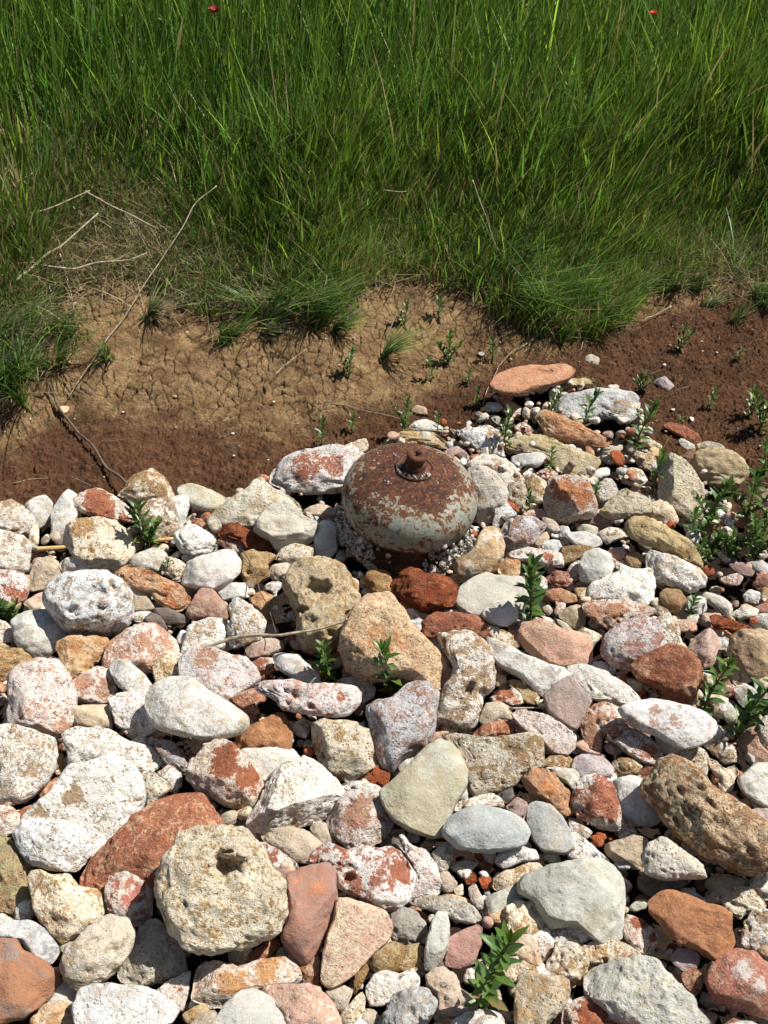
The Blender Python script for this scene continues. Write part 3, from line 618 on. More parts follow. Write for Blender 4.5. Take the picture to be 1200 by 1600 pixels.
A3 R|245,1010 320,960 440,950 560,970 640,1030 650,1090 600,1110 480,1080 360,1100 270,1110|l .01;k .7;c .28,.1,.055/.36,.17,.1|L smooth red brown oval stone below the rough red rock
A3 W|310,960 380,930 470,935 540,970 440,960|
A3 W|120,940 180,930 235,990 240,1040 200,1080 140,1000|
A3 P|80,890 150,900 180,935 120,935|
A3 C|640,1030 740,1060 830,1110 840,1160 780,1180 680,1120|
A3 X|1010,730 1080,680 1150,690 1170,770 1120,800 1050,790|c .3,.1,.06/.45,.25,.18
A3 K|1000,820 1100,800 1190,840 1200,880 1120,890 1040,870|c .36,.17,.09/.48,.3,.18
A3 B|990,920 1030,900 1055,940 1030,970|
A3 Q|1065,940 1090,890 1130,890 1130,930 1080,970|
A3 S|1090,970 1140,920 1200,900 1260,940 1250,1020 1180,1045|c .38,.32,.2/.46,.4,.28
A3 P|840,1090 880,1020 980,1000 1100,1050 1240,1070 1300,1120 1310,1240 1200,1290 1100,1290 960,1240 880,1180|a;c .42,.24,.17/.44,.3,.2|L pinkish brown craggy rock below the leafy sprout right of centre
A3 W|850,700 920,700 1010,740 1020,800 930,800|
A3 C|920,990 1020,980 1080,1010 1000,1020|
A3 S|1060,980 1130,1010 1190,1060 1120,1060|
A4 G|30,640 60,580 140,555 210,590 230,660 190,740 100,760 30,740|l .02;c .5,.51,.5/.56,.55,.5
A4 S|0,405 120,405 135,450 100,480 0,450|
A4 G|-60,460 60,450 140,480 155,520 100,545 0,530|
A4 W|140,450 200,420 280,430 320,470 240,500 190,520|
A4 V|0,380 100,335 180,340 210,380 130,400|
A4 C|150,320 220,240 300,190 400,200 470,250 450,330 380,350 280,360 200,360|l .02;c .56,.5,.38/.42,.36,.22
A4 O|300,430 340,360 440,350 540,400 640,460 720,520 770,600 780,670 700,640 600,590 500,540 400,510 330,470|l .03;o 1;c .46,.35,.18/.3,.19,.08;p 420,410,16 620,540,12 690,560,12|L long porous ochre rock slanting left of the leafy cluster
A4 C|440,290 520,250 600,290 640,370 600,420 500,380|
A4 W|440,600 470,550 540,580 600,600 740,650 810,710 800,780 700,820 600,790 500,750 440,670|l .02;o 1
F C|1030,735 1048,712 1070,722 1090,745 1100,770 1105,810 1090,820 1060,800 1030,780|l .01;c .6,.54,.4/.48,.4,.25
T2 C|150,850 200,815 300,830 340,900 280,980 200,960|
T2 B|610,920 650,840 780,800 900,830 1010,900 1045,990 980,1100 860,1110 720,1080 620,980|l .01;k .8;o 1;c .48,.38,.22/.34,.24,.12|L rounded crumbly tan boulder at the top of the right stones
T2 C|630,780 740,750 830,780 875,830 780,800 660,820|
T2 R|390,640 430,610 540,630 640,690 670,740 640,770 550,730 480,690|c .32,.11,.055/.4,.17,.09
T2 G|500,750 530,730 620,780 625,820 560,820|
T2 P|510,900 600,800 630,810 620,880 560,935|c .26,.14,.09/.34,.2,.14
T2 C|190,720 270,720 370,790 340,830 240,800|
T2 Q|310,280 390,245 440,280 465,320 455,365 400,355|c .56,.44,.4/.5,.36,.32|L lone pinkish white pebble on the bare red mud
T1 W|720,470 800,400 920,365 1060,338 1200,345 1330,370 1395,430 1395,520 1300,600 1200,570 1080,560 1040,590 900,580 840,560 740,500|l .01;m 1250,480,90;c .56,.55,.5/.4,.28,.14|L long curved white and ochre stone below the flat red slab
T1 P|245,300 290,240 400,195 540,175 650,185 800,170 870,205 820,260 680,310 540,340 440,375 330,360 255,330|l .025;f .8;k .3;c .44,.2,.11/.48,.27,.16|L flat orange red slab at the top of the stones
T1 O|640,360 740,330 800,280 920,245 1060,250 1075,285 960,300 850,330 740,380|l .01;c .5,.38,.2/.34,.24,.12
T1 M|585,540 610,490 700,510 850,580 1000,660 1190,740 1150,780 950,775 820,760 680,710 640,640|l .03;f .4;a;c .4,.17,.08/.56,.45,.3;m 700,660,60;m 620,520,40|L long rust red and cream shard below the curved white stone
T1 O|325,790 400,740 560,700 700,720 850,800 1000,850 1070,900 1040,970 960,1040 880,1045 740,970 650,880 480,850|f .6;c .44,.34,.18/.5,.42,.26|L big flat yellowish stone below the rust red shard
T1 G|405,870 480,850 600,840 660,850 660,900 590,950 470,940 415,930|l .02;c .48,.46,.44/.52,.5,.47
T1 K|260,400 320,400 420,450 495,510 450,550 370,550 320,480|c .46,.3,.16/.52,.38,.24
T1 G|180,500 210,450 290,450 320,490 260,535 200,540|
T1 S|225,550 290,550 340,620 330,650 260,600|
T1 Q|415,640 470,600 550,620 580,680 500,705 430,690|
T1 V|490,510 590,490 600,550 530,570|
T1 C|440,950 540,940 580,990 500,1015|
T1 P|590,1000 670,965 750,1000 730,1050 660,1080|
T1 G|950,1050 1000,1000 1120,955 1160,980 1140,1010 1030,1070|
T1 S|1055,840 1130,790 1260,780 1250,820 1130,865|
T1 G|1060,870 1200,860 1300,860 1300,910 1150,920|
T2 W|50,1000 130,960 200,980 240,1050 200,1100 120,1090|
T1 B|940,120 1010,70 1080,100 1070,150 1000,160|L pale buff pebble half sunk in the mud above the red slab
V Q|725,780 760,755 800,775 800,805 750,800|c .5,.36,.27/.56,.44,.34|L small pinkish pebble beside the sprout behind the gas bottle
A4 G|30,120 130,60 200,45 205,90 120,120 60,140|
A4 W|130,200 170,120 220,120 260,190 240,240 160,260|
A4 C|270,100 290,50 400,60 440,120 400,160 300,140|
A4 B|530,830 570,800 650,820 690,870 640,940 580,940 540,890|l .01;c .26,.15,.07/.36,.24,.13
A4 Q|50,900 80,870 180,870 350,890 450,920 490,950 420,980 300,1010 220,1050 130,1000 60,950|l .01;m 250,950,60
A4 M|160,1180 190,1090 280,1020 400,980 500,1000 540,1100 500,1200 440,1240 350,1290 250,1280 170,1220|l .025;p 250,1090,14 360,1070,16 340,1160,18 430,1100,12 230,1190,12;c .56,.5,.45/.38,.2,.15|L rounded white stone dotted with red pits right of the pinkish brown rock
A4 W|490,1000 560,980 620,1050 660,1140 600,1190 500,1180|p 540,1140,18
A4 W|90,790 150,740 260,700 270,650 380,690 450,680 485,740 480,860 420,900 250,880 100,860|p 220,825,9 400,715,8
A4 P|200,560 290,540 320,590 280,620 230,610|
A4 K|310,600 370,570 415,600 400,680 330,680|c .45,.28,.14/.5,.36,.2
A4 W|480,890 560,920 600,980 560,1000 500,950|
A4 X|840,980 870,960 980,990 1110,1050 1110,1065 950,1060 860,1040|l .02
A4 W|970,960 1040,910 1140,930 1130,970 1040,990|
A4 V|960,650 1040,640 1110,690 1090,725 1000,700|
A4 G|1090,640 1150,620 1220,670 1200,715 1120,690|c .4,.4,.38/.45,.42,.4
A4 R|1100,770 1150,710 1230,730 1230,820 1140,810|c .34,.16,.1/.4,.25,.18
A4 W|1040,840 1090,805 1150,830 1140,890 1060,880|
A4 R|1110,910 1160,890 1240,900 1240,960 1150,960|c .34,.16,.1/.4,.25,.18
A4 G|1090,1010 1150,960 1240,970 1240,1080 1140,1060|
A4 B|760,830 860,820 950,870 985,950 950,970 820,880|f .7
A4 Q|900,740 1000,705 1040,730 1010,780 930,770|
A4 G|700,850 800,860 815,930 770,960 690,920|
A4 P|780,1000 830,940 930,970 850,1020 790,1030|
A4 W|690,980 760,960 770,1010 720,1020|
A4 P|620,1000 740,1000 750,1060 650,1070|
A4 B|560,1000 640,1030 650,1090 590,1070|
A4 W|870,1110 960,1090 970,1160 910,1190|
A4 P|1140,190 1170,170 1240,190 1240,280 1160,270|
A4 W|890,290 950,350 990,390 940,400 880,340|
A4 R|820,430 880,390 970,450 960,470 880,440|
A4 C|-10,800 70,800 90,850 20,860|
A4 C|10,1060 60,1050 160,1090 100,1170 30,1120|
"""
TILE = dict(A1=(0, 720, 4), A2=(300, 720, 4), A3=(600, 720, 4), A4=(900, 720, 4), B1=(0, 1000, 4), B2=(300, 1000, 4), B3=(600, 1000, 4), B4=(900, 1000, 4),
            C1=(0, 1300, 4), C2=(300, 1300, 4), C3=(600, 1300, 4), C4=(900, 1300, 4), T1=(720, 540, 5), T2=(960, 540, 5), U=(500, 650, 1200/280.), V=(400, 380, 3), F=(0, 0, 1))
# type: colours, (cover, patch scale, skin), (pits, speckle, banding), colour words
TY = dict(
 W=((.77, .735, .66), (.37, .26, .16), (.34, 30, .75), (.85, .72, 0), 'chalky white'),
 G=((.58, .575, .545), (.40, .36, .30), (.30, 22, .30), (.40, .42, 0), 'pale grey'),
 C=((.72, .64, .49), (.38, .24, .11), (.42, 32, .85), (.95, .75, 0), 'cream'),
 O=((.42, .325, .185), (.30, .185, .08), (.55, 28, .75), (.85, .65, 0), 'ochre'),
 K=((.60, .45, .28), (.44, .24, .11), (.45, 26, .65), (.65, .62, 0), 'peach coloured'),
 P=((.49, .30, .22), (.58, .48, .39), (.40, 28, .50), (.45, .55, 0), 'dull pink'),
 R=((.31, .115, .062), (.50, .31, .20), (.36, 36, .80), (.6, .65, 0), 'rust red'),
 X=((.40, .11, .04), (.20, .05, .02), (.55, 45, 1.2), (.90, .60, 0), 'bright brick red'),
 M=((.72, .655, .57), (.34, .12, .065), (.50, 32, .8), (.80, .65, 0), 'red and white mottled'),
 Q=((.64, .575, .51), (.40, .22, .14), (.50, 32, .75), (.80, .72, 0), 'pinkish white'),
 D=((.15, .125, .105), (.22, .17, .13), (.40, 30, .40), (.30, .40, 0), 'dark slate coloured'),
 V=((.26, .17, .14), (.36, .27, .23), (.40, 24, .35), (.30, .40, 0), 'mauve brown'),
 B=((.44, .36, .26), (.52, .46, .37), (.45, 24, .50), (.50, .55, 0), 'tan'),
 S=((.47, .45, .355), (.42, .37, .25), (.35, 18, .25), (.30, .35, 0), 'greenish cream'),
 T=((.74, .66, .50), (.40, .25, .10), (.38, 62, 1.0), (.65, .5, 0), 'spongy cream'))
def area2(P):
    x = P[:, 0]; y = P[:, 1]; x2 = np.roll(x, -1); y2 = np.roll(y, -1); c = x*y2-x2*y
    a = c.sum()/2; return abs(a), np.array([((x+x2)*c).sum()/(6*a), ((y+y2)*c).sum()/(6*a)])
def catmull(P, n=6):
    P0, P1, P2, P3_ = np.roll(P, 1, 0), P, np.roll(P, -1, 0), np.roll(P, -2, 0); out = []
    for t in np.arange(n)/n:
        out.append(.7*(P1*(1-t)+P2*t) + .3*.5*((2*P1) + (-P0+P2)*t + (2*P0-5*P1+4*P2-P3_)*t*t + (-P0+3*P1-3*P2+P3_)*t**3))
    return np.stack(out, 1).reshape(-1, 2)
ST = []
for ln in STONES.strip().split('\n'):
    f = ln.split('|'); tl, ty = f[0].split(); ox, oy, sc = TILE[tl]
    pts = np.array([[float(q) for q in p.split(',')] for p in f[1].split()])/sc + np.array([ox, oy])
    d = dict(ty=ty, pts=pts, f=None, k=None, l=0.0, o=0, a=0, p=[], m=[], c=None, L=None)
    for seg in f[2:]:
        if seg.startswith('L '): d['L'] = seg[2:]; continue
        for q in seg.split(';'):
            q = q.strip()
            if not q: continue
            w = q.split()
            if w[0] == 'a': d['a'] = 1
            elif w[0] in 'fkl' and len(w) > 1: d[w[0]] = float(w[1])
            elif w[0] == 'o': d['o'] = 1
            elif w[0] == 'c': d['c'] = [tuple(float(z) for z in u.split(',')) for u in w[1].split('/')]
            elif w[0] in ('p', 'm') and len(w) > 1:
                d[w[0]] += [tuple(float(z)/sc + o_ for z, o_ in zip(u.split(','), (ox, oy, 0))) for u in w[1:]]
    d['area'], d['c0'] = area2(pts)
    d['pts'] = d['c0'] + (pts-d['c0'])*(1.06 + min(.05, 1.6/math.sqrt(d['area'])))
    vis = (min(1, max(0, (1205-d['c0'][0]+40)/80)))
    ST.append(d)
order = sorted(range(len(ST)), key=lambda i: -ST[i]['area'])
for r_, i in enumerate(order): ST[i]['rank'] = r_

def build_stone(i, d):
    rg = np.random.default_rng(1000+i)
    P = d['pts']; c = d['c0']; A = d['area']
    rc = ray(*c); nv = -rc/np.linalg.norm(rc)
    wdt = np.ptp(P[:, 0]); hgt = np.ptp(P[:, 1])
    g0 = flat(*c); slant = np.linalg.norm(g0-CAMP); r = math.sqrt(A/math.pi)*slant/FPX
    el = (wdt/max(hgt, 1.0))
    f = d['f'] if d['f'] is not None else min(.6, .22 + .10*el + rg.uniform(-.05, .08))
    k = (d['k'] if d['k'] is not None else rg.uniform(.38, .60))
    if rg.random() < .42 and d['ty'] not in 'G' and len(d['p']) < 3: d['a'] = 1
    tl = rg.normal(0, .10, 2)
    n = nv*(1-f) + np.array([tl[0], tl[1], 1.0])*f; n /= np.linalg.norm(n)
    base = at(*c); h0 = max(base[2], -.01) if c[1] < 760 else 0.0
    zc = h0 + d['l'] + (.014 + .40*r if d['c0'][1] > 700 or r > .03 else .3*r)
    if d['L'] and 'sunk' in d['L']: zc = h0+.1*r
    C = flat(c[0], c[1], zc) if c[1] > 760 else at(c[0], c[1], zc-h0)
    # plane basis
    u = np.cross([0, 1, 0], n); u /= np.linalg.norm(u); v = np.cross(n, u)
    Q = catmull(P, 6); R3 = []
    for q in Q:
        rr = ray(*q); t = ((C-CAMP)@n)/(rr@n); R3.append(CAMP + rr*t - C)
    R3 = np.array(R3); qx = R3@u; qy = R3@v
    th = np.arctan2(qy, qx); ra = np.hypot(qx, qy); o = np.argsort(th); th = th[o]; ra = ra[o]
    grid = np.linspace(-math.pi, math.pi, 361)
    rad = np.interp(grid, np.r_[th[-1]-2*math.pi, th, th[0]+2*math.pi], np.r_[ra[-1], ra, ra[0]])
    kern = np.ones(3)/3; rad = np.convolve(np.r_[rad[-10:-1], rad, rad[1:10]], kern, 'same')[9:-9]
    px = math.sqrt(A); lv = 6 if px > 105 else 5 if px > 42 else 4 if px > 18 else 3
    D, F = ico(lv)
    aph = np.arctan2(D[:, 1], D[:, 0]); cph = np.hypot(D[:, 0], D[:, 1]); sz = D[:, 2]
    tr = np.interp(aph, grid, rad)
    t = k*r*min(1.25, max(.8, math.sqrt(min(ra.min()/r, 1.2))*1.1))
    e1 = rg.uniform(.52, .80); e2 = rg.uniform(.75, 1.0)
    if k < .42: e1, e2 = .36, .62
    a_ = tr*np.cos(aph)*cph**e1; b_ = tr*np.sin(aph)*cph**e1; h_ = t*np.sign(sz)*np.abs(sz)**e2*(1 + .25*(a_/r*rg.normal(0, .35) + b_/r*rg.normal(0, .35)))
    # broken faces
    L = np.stack([a_, b_, h_], 1)
    nf = 11 if d['a'] else 7 if len(d['p']) < 3 else 2
    for q in range(nf):
        if k < .42 and q > 3: continue
        ang = rg.uniform(0, 2*math.pi); ti = rg.uniform(.05, .35) if k < .42 else rg.uniform(.12, 1.15 if d['a'] else .8)
        pn = np.array([math.cos(ang)*math.sin(ti), math.sin(ang)*math.sin(ti), math.cos(ti)])
        sp = (L@pn); sup = sp.max(); dd = sup*rg.uniform(.66 if d['a'] else .74, .92)
        over = np.clip(sp-dd, 0, None); L = L - pn*(over*(.95 if d['a'] else .8))[:, None]
    Wd = L[:, :1]*u + L[:, 1:2]*v + L[:, 2:]*n
    # outward directions
    G = np.stack([a_/np.maximum(tr, 1e-4)**2, b_/np.maximum(tr, 1e-4)**2, h_/t**2], 1); G /= np.linalg.norm(G, axis=1, keepdims=True)+1e-9
    N = G[:, :1]*u + G[:, 1:2]*v + G[:, 2:]*n
    sd = rg.uniform(0, 99, 3)
    por = d['o'] or d['ty'] in 'XTO'
    am = .4 if k < .42 else 1.0
    disp = am*r*.055*fbm(Wd*(1.7/r)+sd, 2, i) + am*r*.036*fbm(Wd*(4.5/r)+sd, 3, i+5) - am*r*.05*np.abs(vnoise(Wd*(2.6/r)+sd, i+15))*(1 if TY[d['ty']][2][2] > .4 else .3)
    rough = TY[d['ty']][2][2]
    if lv >= 4:
        disp = disp + (.0012+.0024*rough)*fbm(Wd*70+sd, 4, i+9, .62) - (.0022*rough)*np.abs(fbm(Wd*46+sd, 2, i+3))
    ax_ = u*np.cos(th[np.argmax(ra)]) + v*np.sin(th[np.argmax(ra)])
    Wa = Wd - (Wd@ax_)[:, None]*ax_*.68
    if por and lv >= 4:
        disp = disp - (.010 if d['ty'] == 'X' else .006)*np.abs(fbm(Wa*55+sd, 4, i+71, .6))
        c3 = cell3(Wa*(70 if d['ty'] != 'T' else 95)+sd, i % 50)
        disp = disp - (.0050 if lv > 4 else .003)*sstep(.52, .12, c3)*sstep(-.35, .2, vnoise(Wd*28+sd, i+2))
        disp = disp - .006*sstep(.15, .55, fbm(Wd*22+sd, 2, i+61))*(1 if d['o'] else .5)
    elif rough > .5 and lv >= 5:
        c3 = cell3(Wd*85+sd, i % 50)
        disp = disp - .0042*sstep(.45, .14, c3)*sstep(-.25, .3, vnoise(Wd*30+sd, i+2))
    Wd = Wd + N*disp[:, None]
    mk = np.zeros(len(Wd)); hole = np.zeros(len(Wd))
    if d['p'] or d['m']:
        qx_, qy_ = proj(Wd + C); front = (N@nv) > -.1
        jit = 1 + .30*vnoise(Wd*75+sd, 5) + .42*vnoise(Wd*170+sd, 6)
        for (hx, hy, hr) in d['p']:
            dist = np.hypot(qx_-hx, (qy_-hy)*1.15)/(hr*jit)
            wgt = np.clip(1-dist**2, 0, 1)**.6*front; R_ = hr*slant/FPX
            Wd = Wd - nv*(wgt*min(R_*(.75+.75*((hx*7.13) % 1.0)), t*.85))[:, None]; hole = np.maximum(hole, wgt)
        for (hx, hy, hr) in d['m']:
            dist = np.hypot(qx_-hx, qy_-hy)/hr; mk = np.maximum(mk, sstep(1.25, .35, dist)*front)
    c1, c2, pa, pb, word = TY[d['ty']]
    if d['c']: c1, c2 = d['c']
    j = rg.normal(0, .03)*np.array([1., 0, -1.3]) + rg.normal(0, .08)
    j = j*(.5 if d['ty'] in 'GS' else 1) + (np.array([.02, 0, -.05]) if d['ty'] == 'G' else 0)
    c1 = tuple(float(x) for x in np.clip(np.array(c1)*(1+j), 0.01, .80)); c2 = tuple(float(x) for x in np.clip(np.array(c2)*(1+j), .01, .7))
    cov = float(np.clip(pa[0] + rg.normal(0, .16) - (.14 if d['m'] else 0), .05, 1))
    pa = (cov, float(pa[1]*rg.uniform(.55, 1.5)), float(np.clip(pa[2]*rg.uniform(.8, 1.25), .1, 1.3)))
    pb = (float(np.clip(pb[0]+rg.normal(0, .12), 0, 1)), float(np.clip(pb[1]+rg.normal(-.08, .26), .05, 1)), float(rg.uniform(.4, 1.0) if rg.random() < .45 else 0))
    return C, Wd, F, mk, c1, c2, pa, pb

# words for where a stone lies
LM = [('the gas bottle', 640, 790), ('the rough bright red rock', 665, 920), ('the big peach rock', 620, 1010), ('the large grey oval stone', 303, 1110),
      ('the round spongy stone', 348, 1392), ('the darker grey oval pebble', 760, 1298), ('the triangular cream slab', 665, 1235), ('the craggy ochre rock', 1105, 1280),
      ('the lilac grey slab', 1043, 1130), ('the stone full of round holes', 140, 940), ('the pitted coral rock', 725, 1065), ('the arched coral rock', 505, 940),
      ('the rough orange brown rock', 1082, 1442), ('the orange red slab', 830, 592), ('the tall bottom sprout', 757, 1500), ('the dark red veined stone', 1045, 1050),
      ('the red pitted white stone', 1000, 1010), ('the brick red rock', 383, 840), ('the flat yellowish stone', 860, 710), ('the crumbly tan boulder', 1125, 727),
      ('the grey green block', 880, 1400), ('the red spotted white stone', 205, 1393), ('the streaked white pebble', 328, 890), ('the leafy cluster', 1130, 850),
      ('the mauve brown lumpy stone', 485, 1420), ('the blotched corner stone', 1160, 1530), ('the broad cream rock', 1000, 1545), ('the marooned corner slab', 45, 1530)]
LM[-1] = ('the orange brown corner stone', 45, 1530)
def relword(dx, dy):
    a = (math.degrees(math.atan2(-dy, dx)) + 360) % 360
    return ['right of', 'up and right of', 'above', 'up and left of', 'left of', 'down and left of', 'below', 'down and right of'][int((a+22.5)//45) % 8]
used = set()
def autolabel(d, i):
    c1, c2, pa, pb, word = TY[d['ty']]
    if d['c']:
        if d['ty'] == 'M': word = 'red and white'
    A = d['area']; P = d['pts'] - d['c0']
    ev = np.linalg.eigvalsh(np.cov(P.T)); asp = math.sqrt(ev[1]/max(ev[0], 1e-6))
    size = 'big' if A > 6500 else 'medium' if A > 2200 else 'small' if A > 650 else 'tiny'
    shp = 'roundish' if asp < 1.3 else 'oval' if asp < 1.75 else 'long' if asp < 2.6 else 'narrow'
    tex = 'craggy ' if d['o'] else 'angular ' if d['a'] else 'smooth ' if d['ty'] in 'GSV' else 'pitted ' if d['ty'] in 'WCT' and A > 2200 else ''
    near = sorted(LM, key=lambda l: math.hypot(l[1]-d['c0'][0], l[2]-d['c0'][1]))
    near = [l for l in near if math.hypot(l[1]-d['c0'][0], l[2]-d['c0'][1]) > 14]
    opts = []
    nz = 'pebble' if A < 900 else 'stone'
    for a in near[:3]:
        opts.append(f"{size} {tex}{word} {shp} {nz} {relword(d['c0'][0]-a[1], d['c0'][1]-a[2])} {a[0]}")
    for q, a in enumerate(near[:3]):
        for b in near[q+1:4]:
            opts.append(f"{size} {word} {shp} {nz} between {a[0]} and {b[0]}")
    for a in near[3:6]:
        opts.append(f"{size} {tex}{word} {shp} {nz} far {relword(d['c0'][0]-a[1], d['c0'][1]-a[2])} {a[0]}")
    for o in opts:
        if o not in used and len(o.split()) <= 16: used.add(o); return o
    o = opts[0] + ' further down'; used.add(o); return o
smallV = []; 
for i, d in enumerate(ST):
    if d['L']: used.add(d['L'])
GRP = 'stones and pebbles heaped on the shore'
for i in order:
    d = ST[i]
    C, V, F, mk, c1, c2, pa, pb = build_stone(i, d)
    if d['rank'] >= 300:
        smallV.append((V+C, F, c1, c2)); continue
    o = mesh_obj('stone', V, F, MST, loc=C)
    vattr(o, 'mk', mk)
    o['c1'] = c1; o['c2'] = c2; o['pa'] = pa; o['pb'] = pb
    tag(o, d['L'] or autolabel(d, i), 'stone', GRP)

# pebbles between and under the stones, too many to count: one object
EDGE = [(-400, 800), (0, 790), (120, 775), (240, 750), (330, 765), (430, 725), (520, 700), (640, 665), (740, 640), (780, 585), (880, 575), (1000, 620), (1030, 700), (1090, 720), (1200, 830), (1500, 900)]
ex = np.array([e[0] for e in EDGE], float); ey = np.array([e[1] for e in EDGE], float)
PV = []; PF = []; PC1 = []; PC2 = []; off = 0
def addp(V, F, a, b):
    global off
    PV.append(V); PF.append(F+off); off += len(V); PC1.append(np.tile(a, (len(V), 1))); PC2.append(np.tile(b, (len(V), 1)))
for V, F, a, b in smallV: addp(V, F, a, b)
keys = list('WWWGGCCCKPPRRXMQQBBVDS')
bottle_xy = flat(640, 815)[:2]
cnt = 0
for q in range(15000):
    x = rng.uniform(-1.7, 2.0); y = rng.uniform(.25, 2.5)
    px, py = proj(np.array([x, y, 0.])); px, py = px[0], py[0]
    lim = np.interp(px, ex, ey)
    inframe = -40 < px < 1240 and py < 1640
    if py < lim + 12: continue
    small_zone = (1020 < px < 1260 and 830 < py < 1010)
    if inframe:
        r = abs(rng.normal(0, .0075)) + .005
        if small_zone: r *= 1.15
        if r > .02: continue
        z = rng.uniform(-.026, .016) + (.008 if small_zone else 0)
    else:
        if q % 3: continue
        r = rng.uniform(.012, .05); z = .25*r
    if math.hypot(x-bottle_xy[0], y-bottle_xy[1]) < .15: z -= .01
    D, F = ico(2 if r < .012 else 3)
    s3 = r*np.array([1, rng.uniform(.6, 1), rng.uniform(.45, .75)])
    V = D*s3; an = rng.uniform(0, 6.28); ca, sa = math.cos(an), math.sin(an); tb = rng.normal(0, .3)
    V = V + D*(r*.16*fbm(D*1.6+rng.uniform(0, 99, 3), 2, q))[:, None]
    if r > .007:
        for w_ in range(5):
            pn = rng.normal(0, 1, 3); pn /= np.linalg.norm(pn); sp_ = V@pn; V = V - pn*(np.clip(sp_-sp_.max()*rng.uniform(.6, .9), 0, None)*.95)[:, None]
    V = np.stack([V[:, 0]*ca - V[:, 1]*sa, V[:, 0]*sa + V[:, 1]*ca, V[:, 2] + V[:, 0]*tb], 1) + np.array([x, y, z + .3*r])
    t = TY[keys[rng.integers(len(keys))]]; jj = 1 + rng.normal(0, .1)
    addp(V, F, np.array(t[0])*jj, np.array(t[1])*jj); cnt += 1
# stray crumbs of shell and grit on the mud
for q in range(90):
    px, py = rng.uniform(0, 1200), rng.uniform(470, 800)
    if py > np.interp(px, ex, ey) or py < 430: continue
    p = at(px, py); r = .0016+abs(rng.normal(0, .0016)); D, F = ico(1)
    V = D*np.array([r*1.2, r, r*.6]) + p + np.array([0, 0, r*.4 + .003]); t = TY['WCB'[rng.integers(3)]]; addp(V, F, np.array(t[0]), np.array(t[1]))
pb_ = mesh_obj('pebbles', np.concatenate(PV), np.concatenate(PF), MPB)
vattr(pb_, 'c1', np.concatenate(PC1)); vattr(pb_, 'c2', np.concatenate(PC2))
tag(pb_, 'small mixed pebbles and grit filling the gaps between the stones', 'pebbles', kind='stuff')

# ------------------------------------------------------------------ the rusty gas bottle
def bottle_mat():
    s = NT('rusty_grey_paint'); tc = s.n('ShaderNodeTexCoord').outputs['Object']
    sx = s.n('ShaderNodeSeparateXYZ'); s.set(sx.inputs[0], tc)
    rr = s.math('SQRT', s.math('ADD', s.math('MULTIPLY', sx.outputs[0], sx.outputs[0]), s.math('MULTIPLY', sx.outputs[1], sx.outputs[1])))
    z = sx.outputs[2]
    top = s.mr(z, .160, .196, 0, 1)                      # the crown of the dome has lost its paint
    low = s.mr(z, .104, .082, 0, 1)                      # and so has everything under the bulge
    base = s.math('MAXIMUM', s.math('MULTIPLY', top, .21), s.math('MULTIPLY', low, .5))
    nb = s.noise(tc, 16, 5, .65); nm = s.noise(tc, 80, 6, .75, .5); nf = s.noise(tc, 160, 4, .7)
    vv = s.voro(tc, 72)
    blot = s.math('MULTIPLY', s.mr(s.noise(tc, 120, 5, .75), .56, .61), s.mr(s.noise(tc, 26, 3), .36, .56))
    e = s.math('ADD', s.math('ADD', s.math('MULTIPLY', nb, .70), s.math('MULTIPLY', nm, .85)), s.math('ADD', base, s.math('MULTIPLY', nf, .14)))
    rust = s.mr(e, .888, .94, smooth=True); rust = s.math('MAXIMUM', rust, s.math('MULTIPLY', blot, .92), clamp=True)
    nx_ = s.n('ShaderNodeCombineXYZ'); s.set(nx_.inputs[0], s.math('MULTIPLY', s.math('DIVIDE', sx.outputs[0], s.math('MAXIMUM', rr, .02)), 11)); s.set(nx_.inputs[1], s.math('MULTIPLY', s.math('DIVIDE', sx.outputs[1], s.math('MAXIMUM', rr, .02)), 11)); s.set(nx_.inputs[2], s.math('MULTIPLY', z, 16))
    run = s.mr(s.noise(nx_.outputs[0], 1.0, 5, .7), .5, .68)
    halo = s.mr(e, .80, .93, smooth=True)
    paint = s.mix(s.mr(nb, .35, .65), rgb(.215, .240, .200), rgb(.325, .345, .285))
    paint = s.mix(s.math('MULTIPLY', s.math('MAXIMUM', halo, run), .72), paint, rgb(.27, .15, .06))
    rc = s.mix(s.mr(nm, .42, .58), rgb(.026, .012, .009), rgb(.115, .040, .017))
    rc = s.mix(s.mr(nf, .56, .68), rc, rgb(.27, .11, .042))
    rc = s.mix(s.mr(z, .085, .055, 0, .6), rc, rgb(.075, .035, .022))
    col = s.mix(rust, paint, rc)
    h = s.math('SUBTRACT', s.math('MULTIPLY', nf, .7), s.math('MULTIPLY', rust, .3)); h = s.math('ADD', h, s.math('MULTIPLY', nm, s.math('MULTIPLY', rust, 1.1)))
    return s.fin(s.pbsdf(col, s.mr(rust, 0, 1, .5, .9), s.bump(h, .8, .0018), .35))
def lathe(prof, n=96, seed=3, amp=.0015):
    V = []; F = []
    for k, (r, z) in enumerate(prof):
        for j in range(n):
            a = 2*math.pi*j/n; V.append((r*math.cos(a), r*math.sin(a), z))
    for k in range(len(prof)-1):
        for j in range(n): F.append((k*n+j, k*n+(j+1) % n, (k+1)*n+(j+1) % n, (k+1)*n+j))
    V = np.array(V)
    if amp:
        nn = fbm(V*22, 3, seed)*amp + fbm(V*120, 2, seed+4)*amp*.35
        rl = np.hypot(V[:, 0], V[:, 1])+1e-6; V[:, 0] *= 1+nn/rl; V[:, 1] *= 1+nn/rl; V[:, 2] += nn*.5
    return V, F
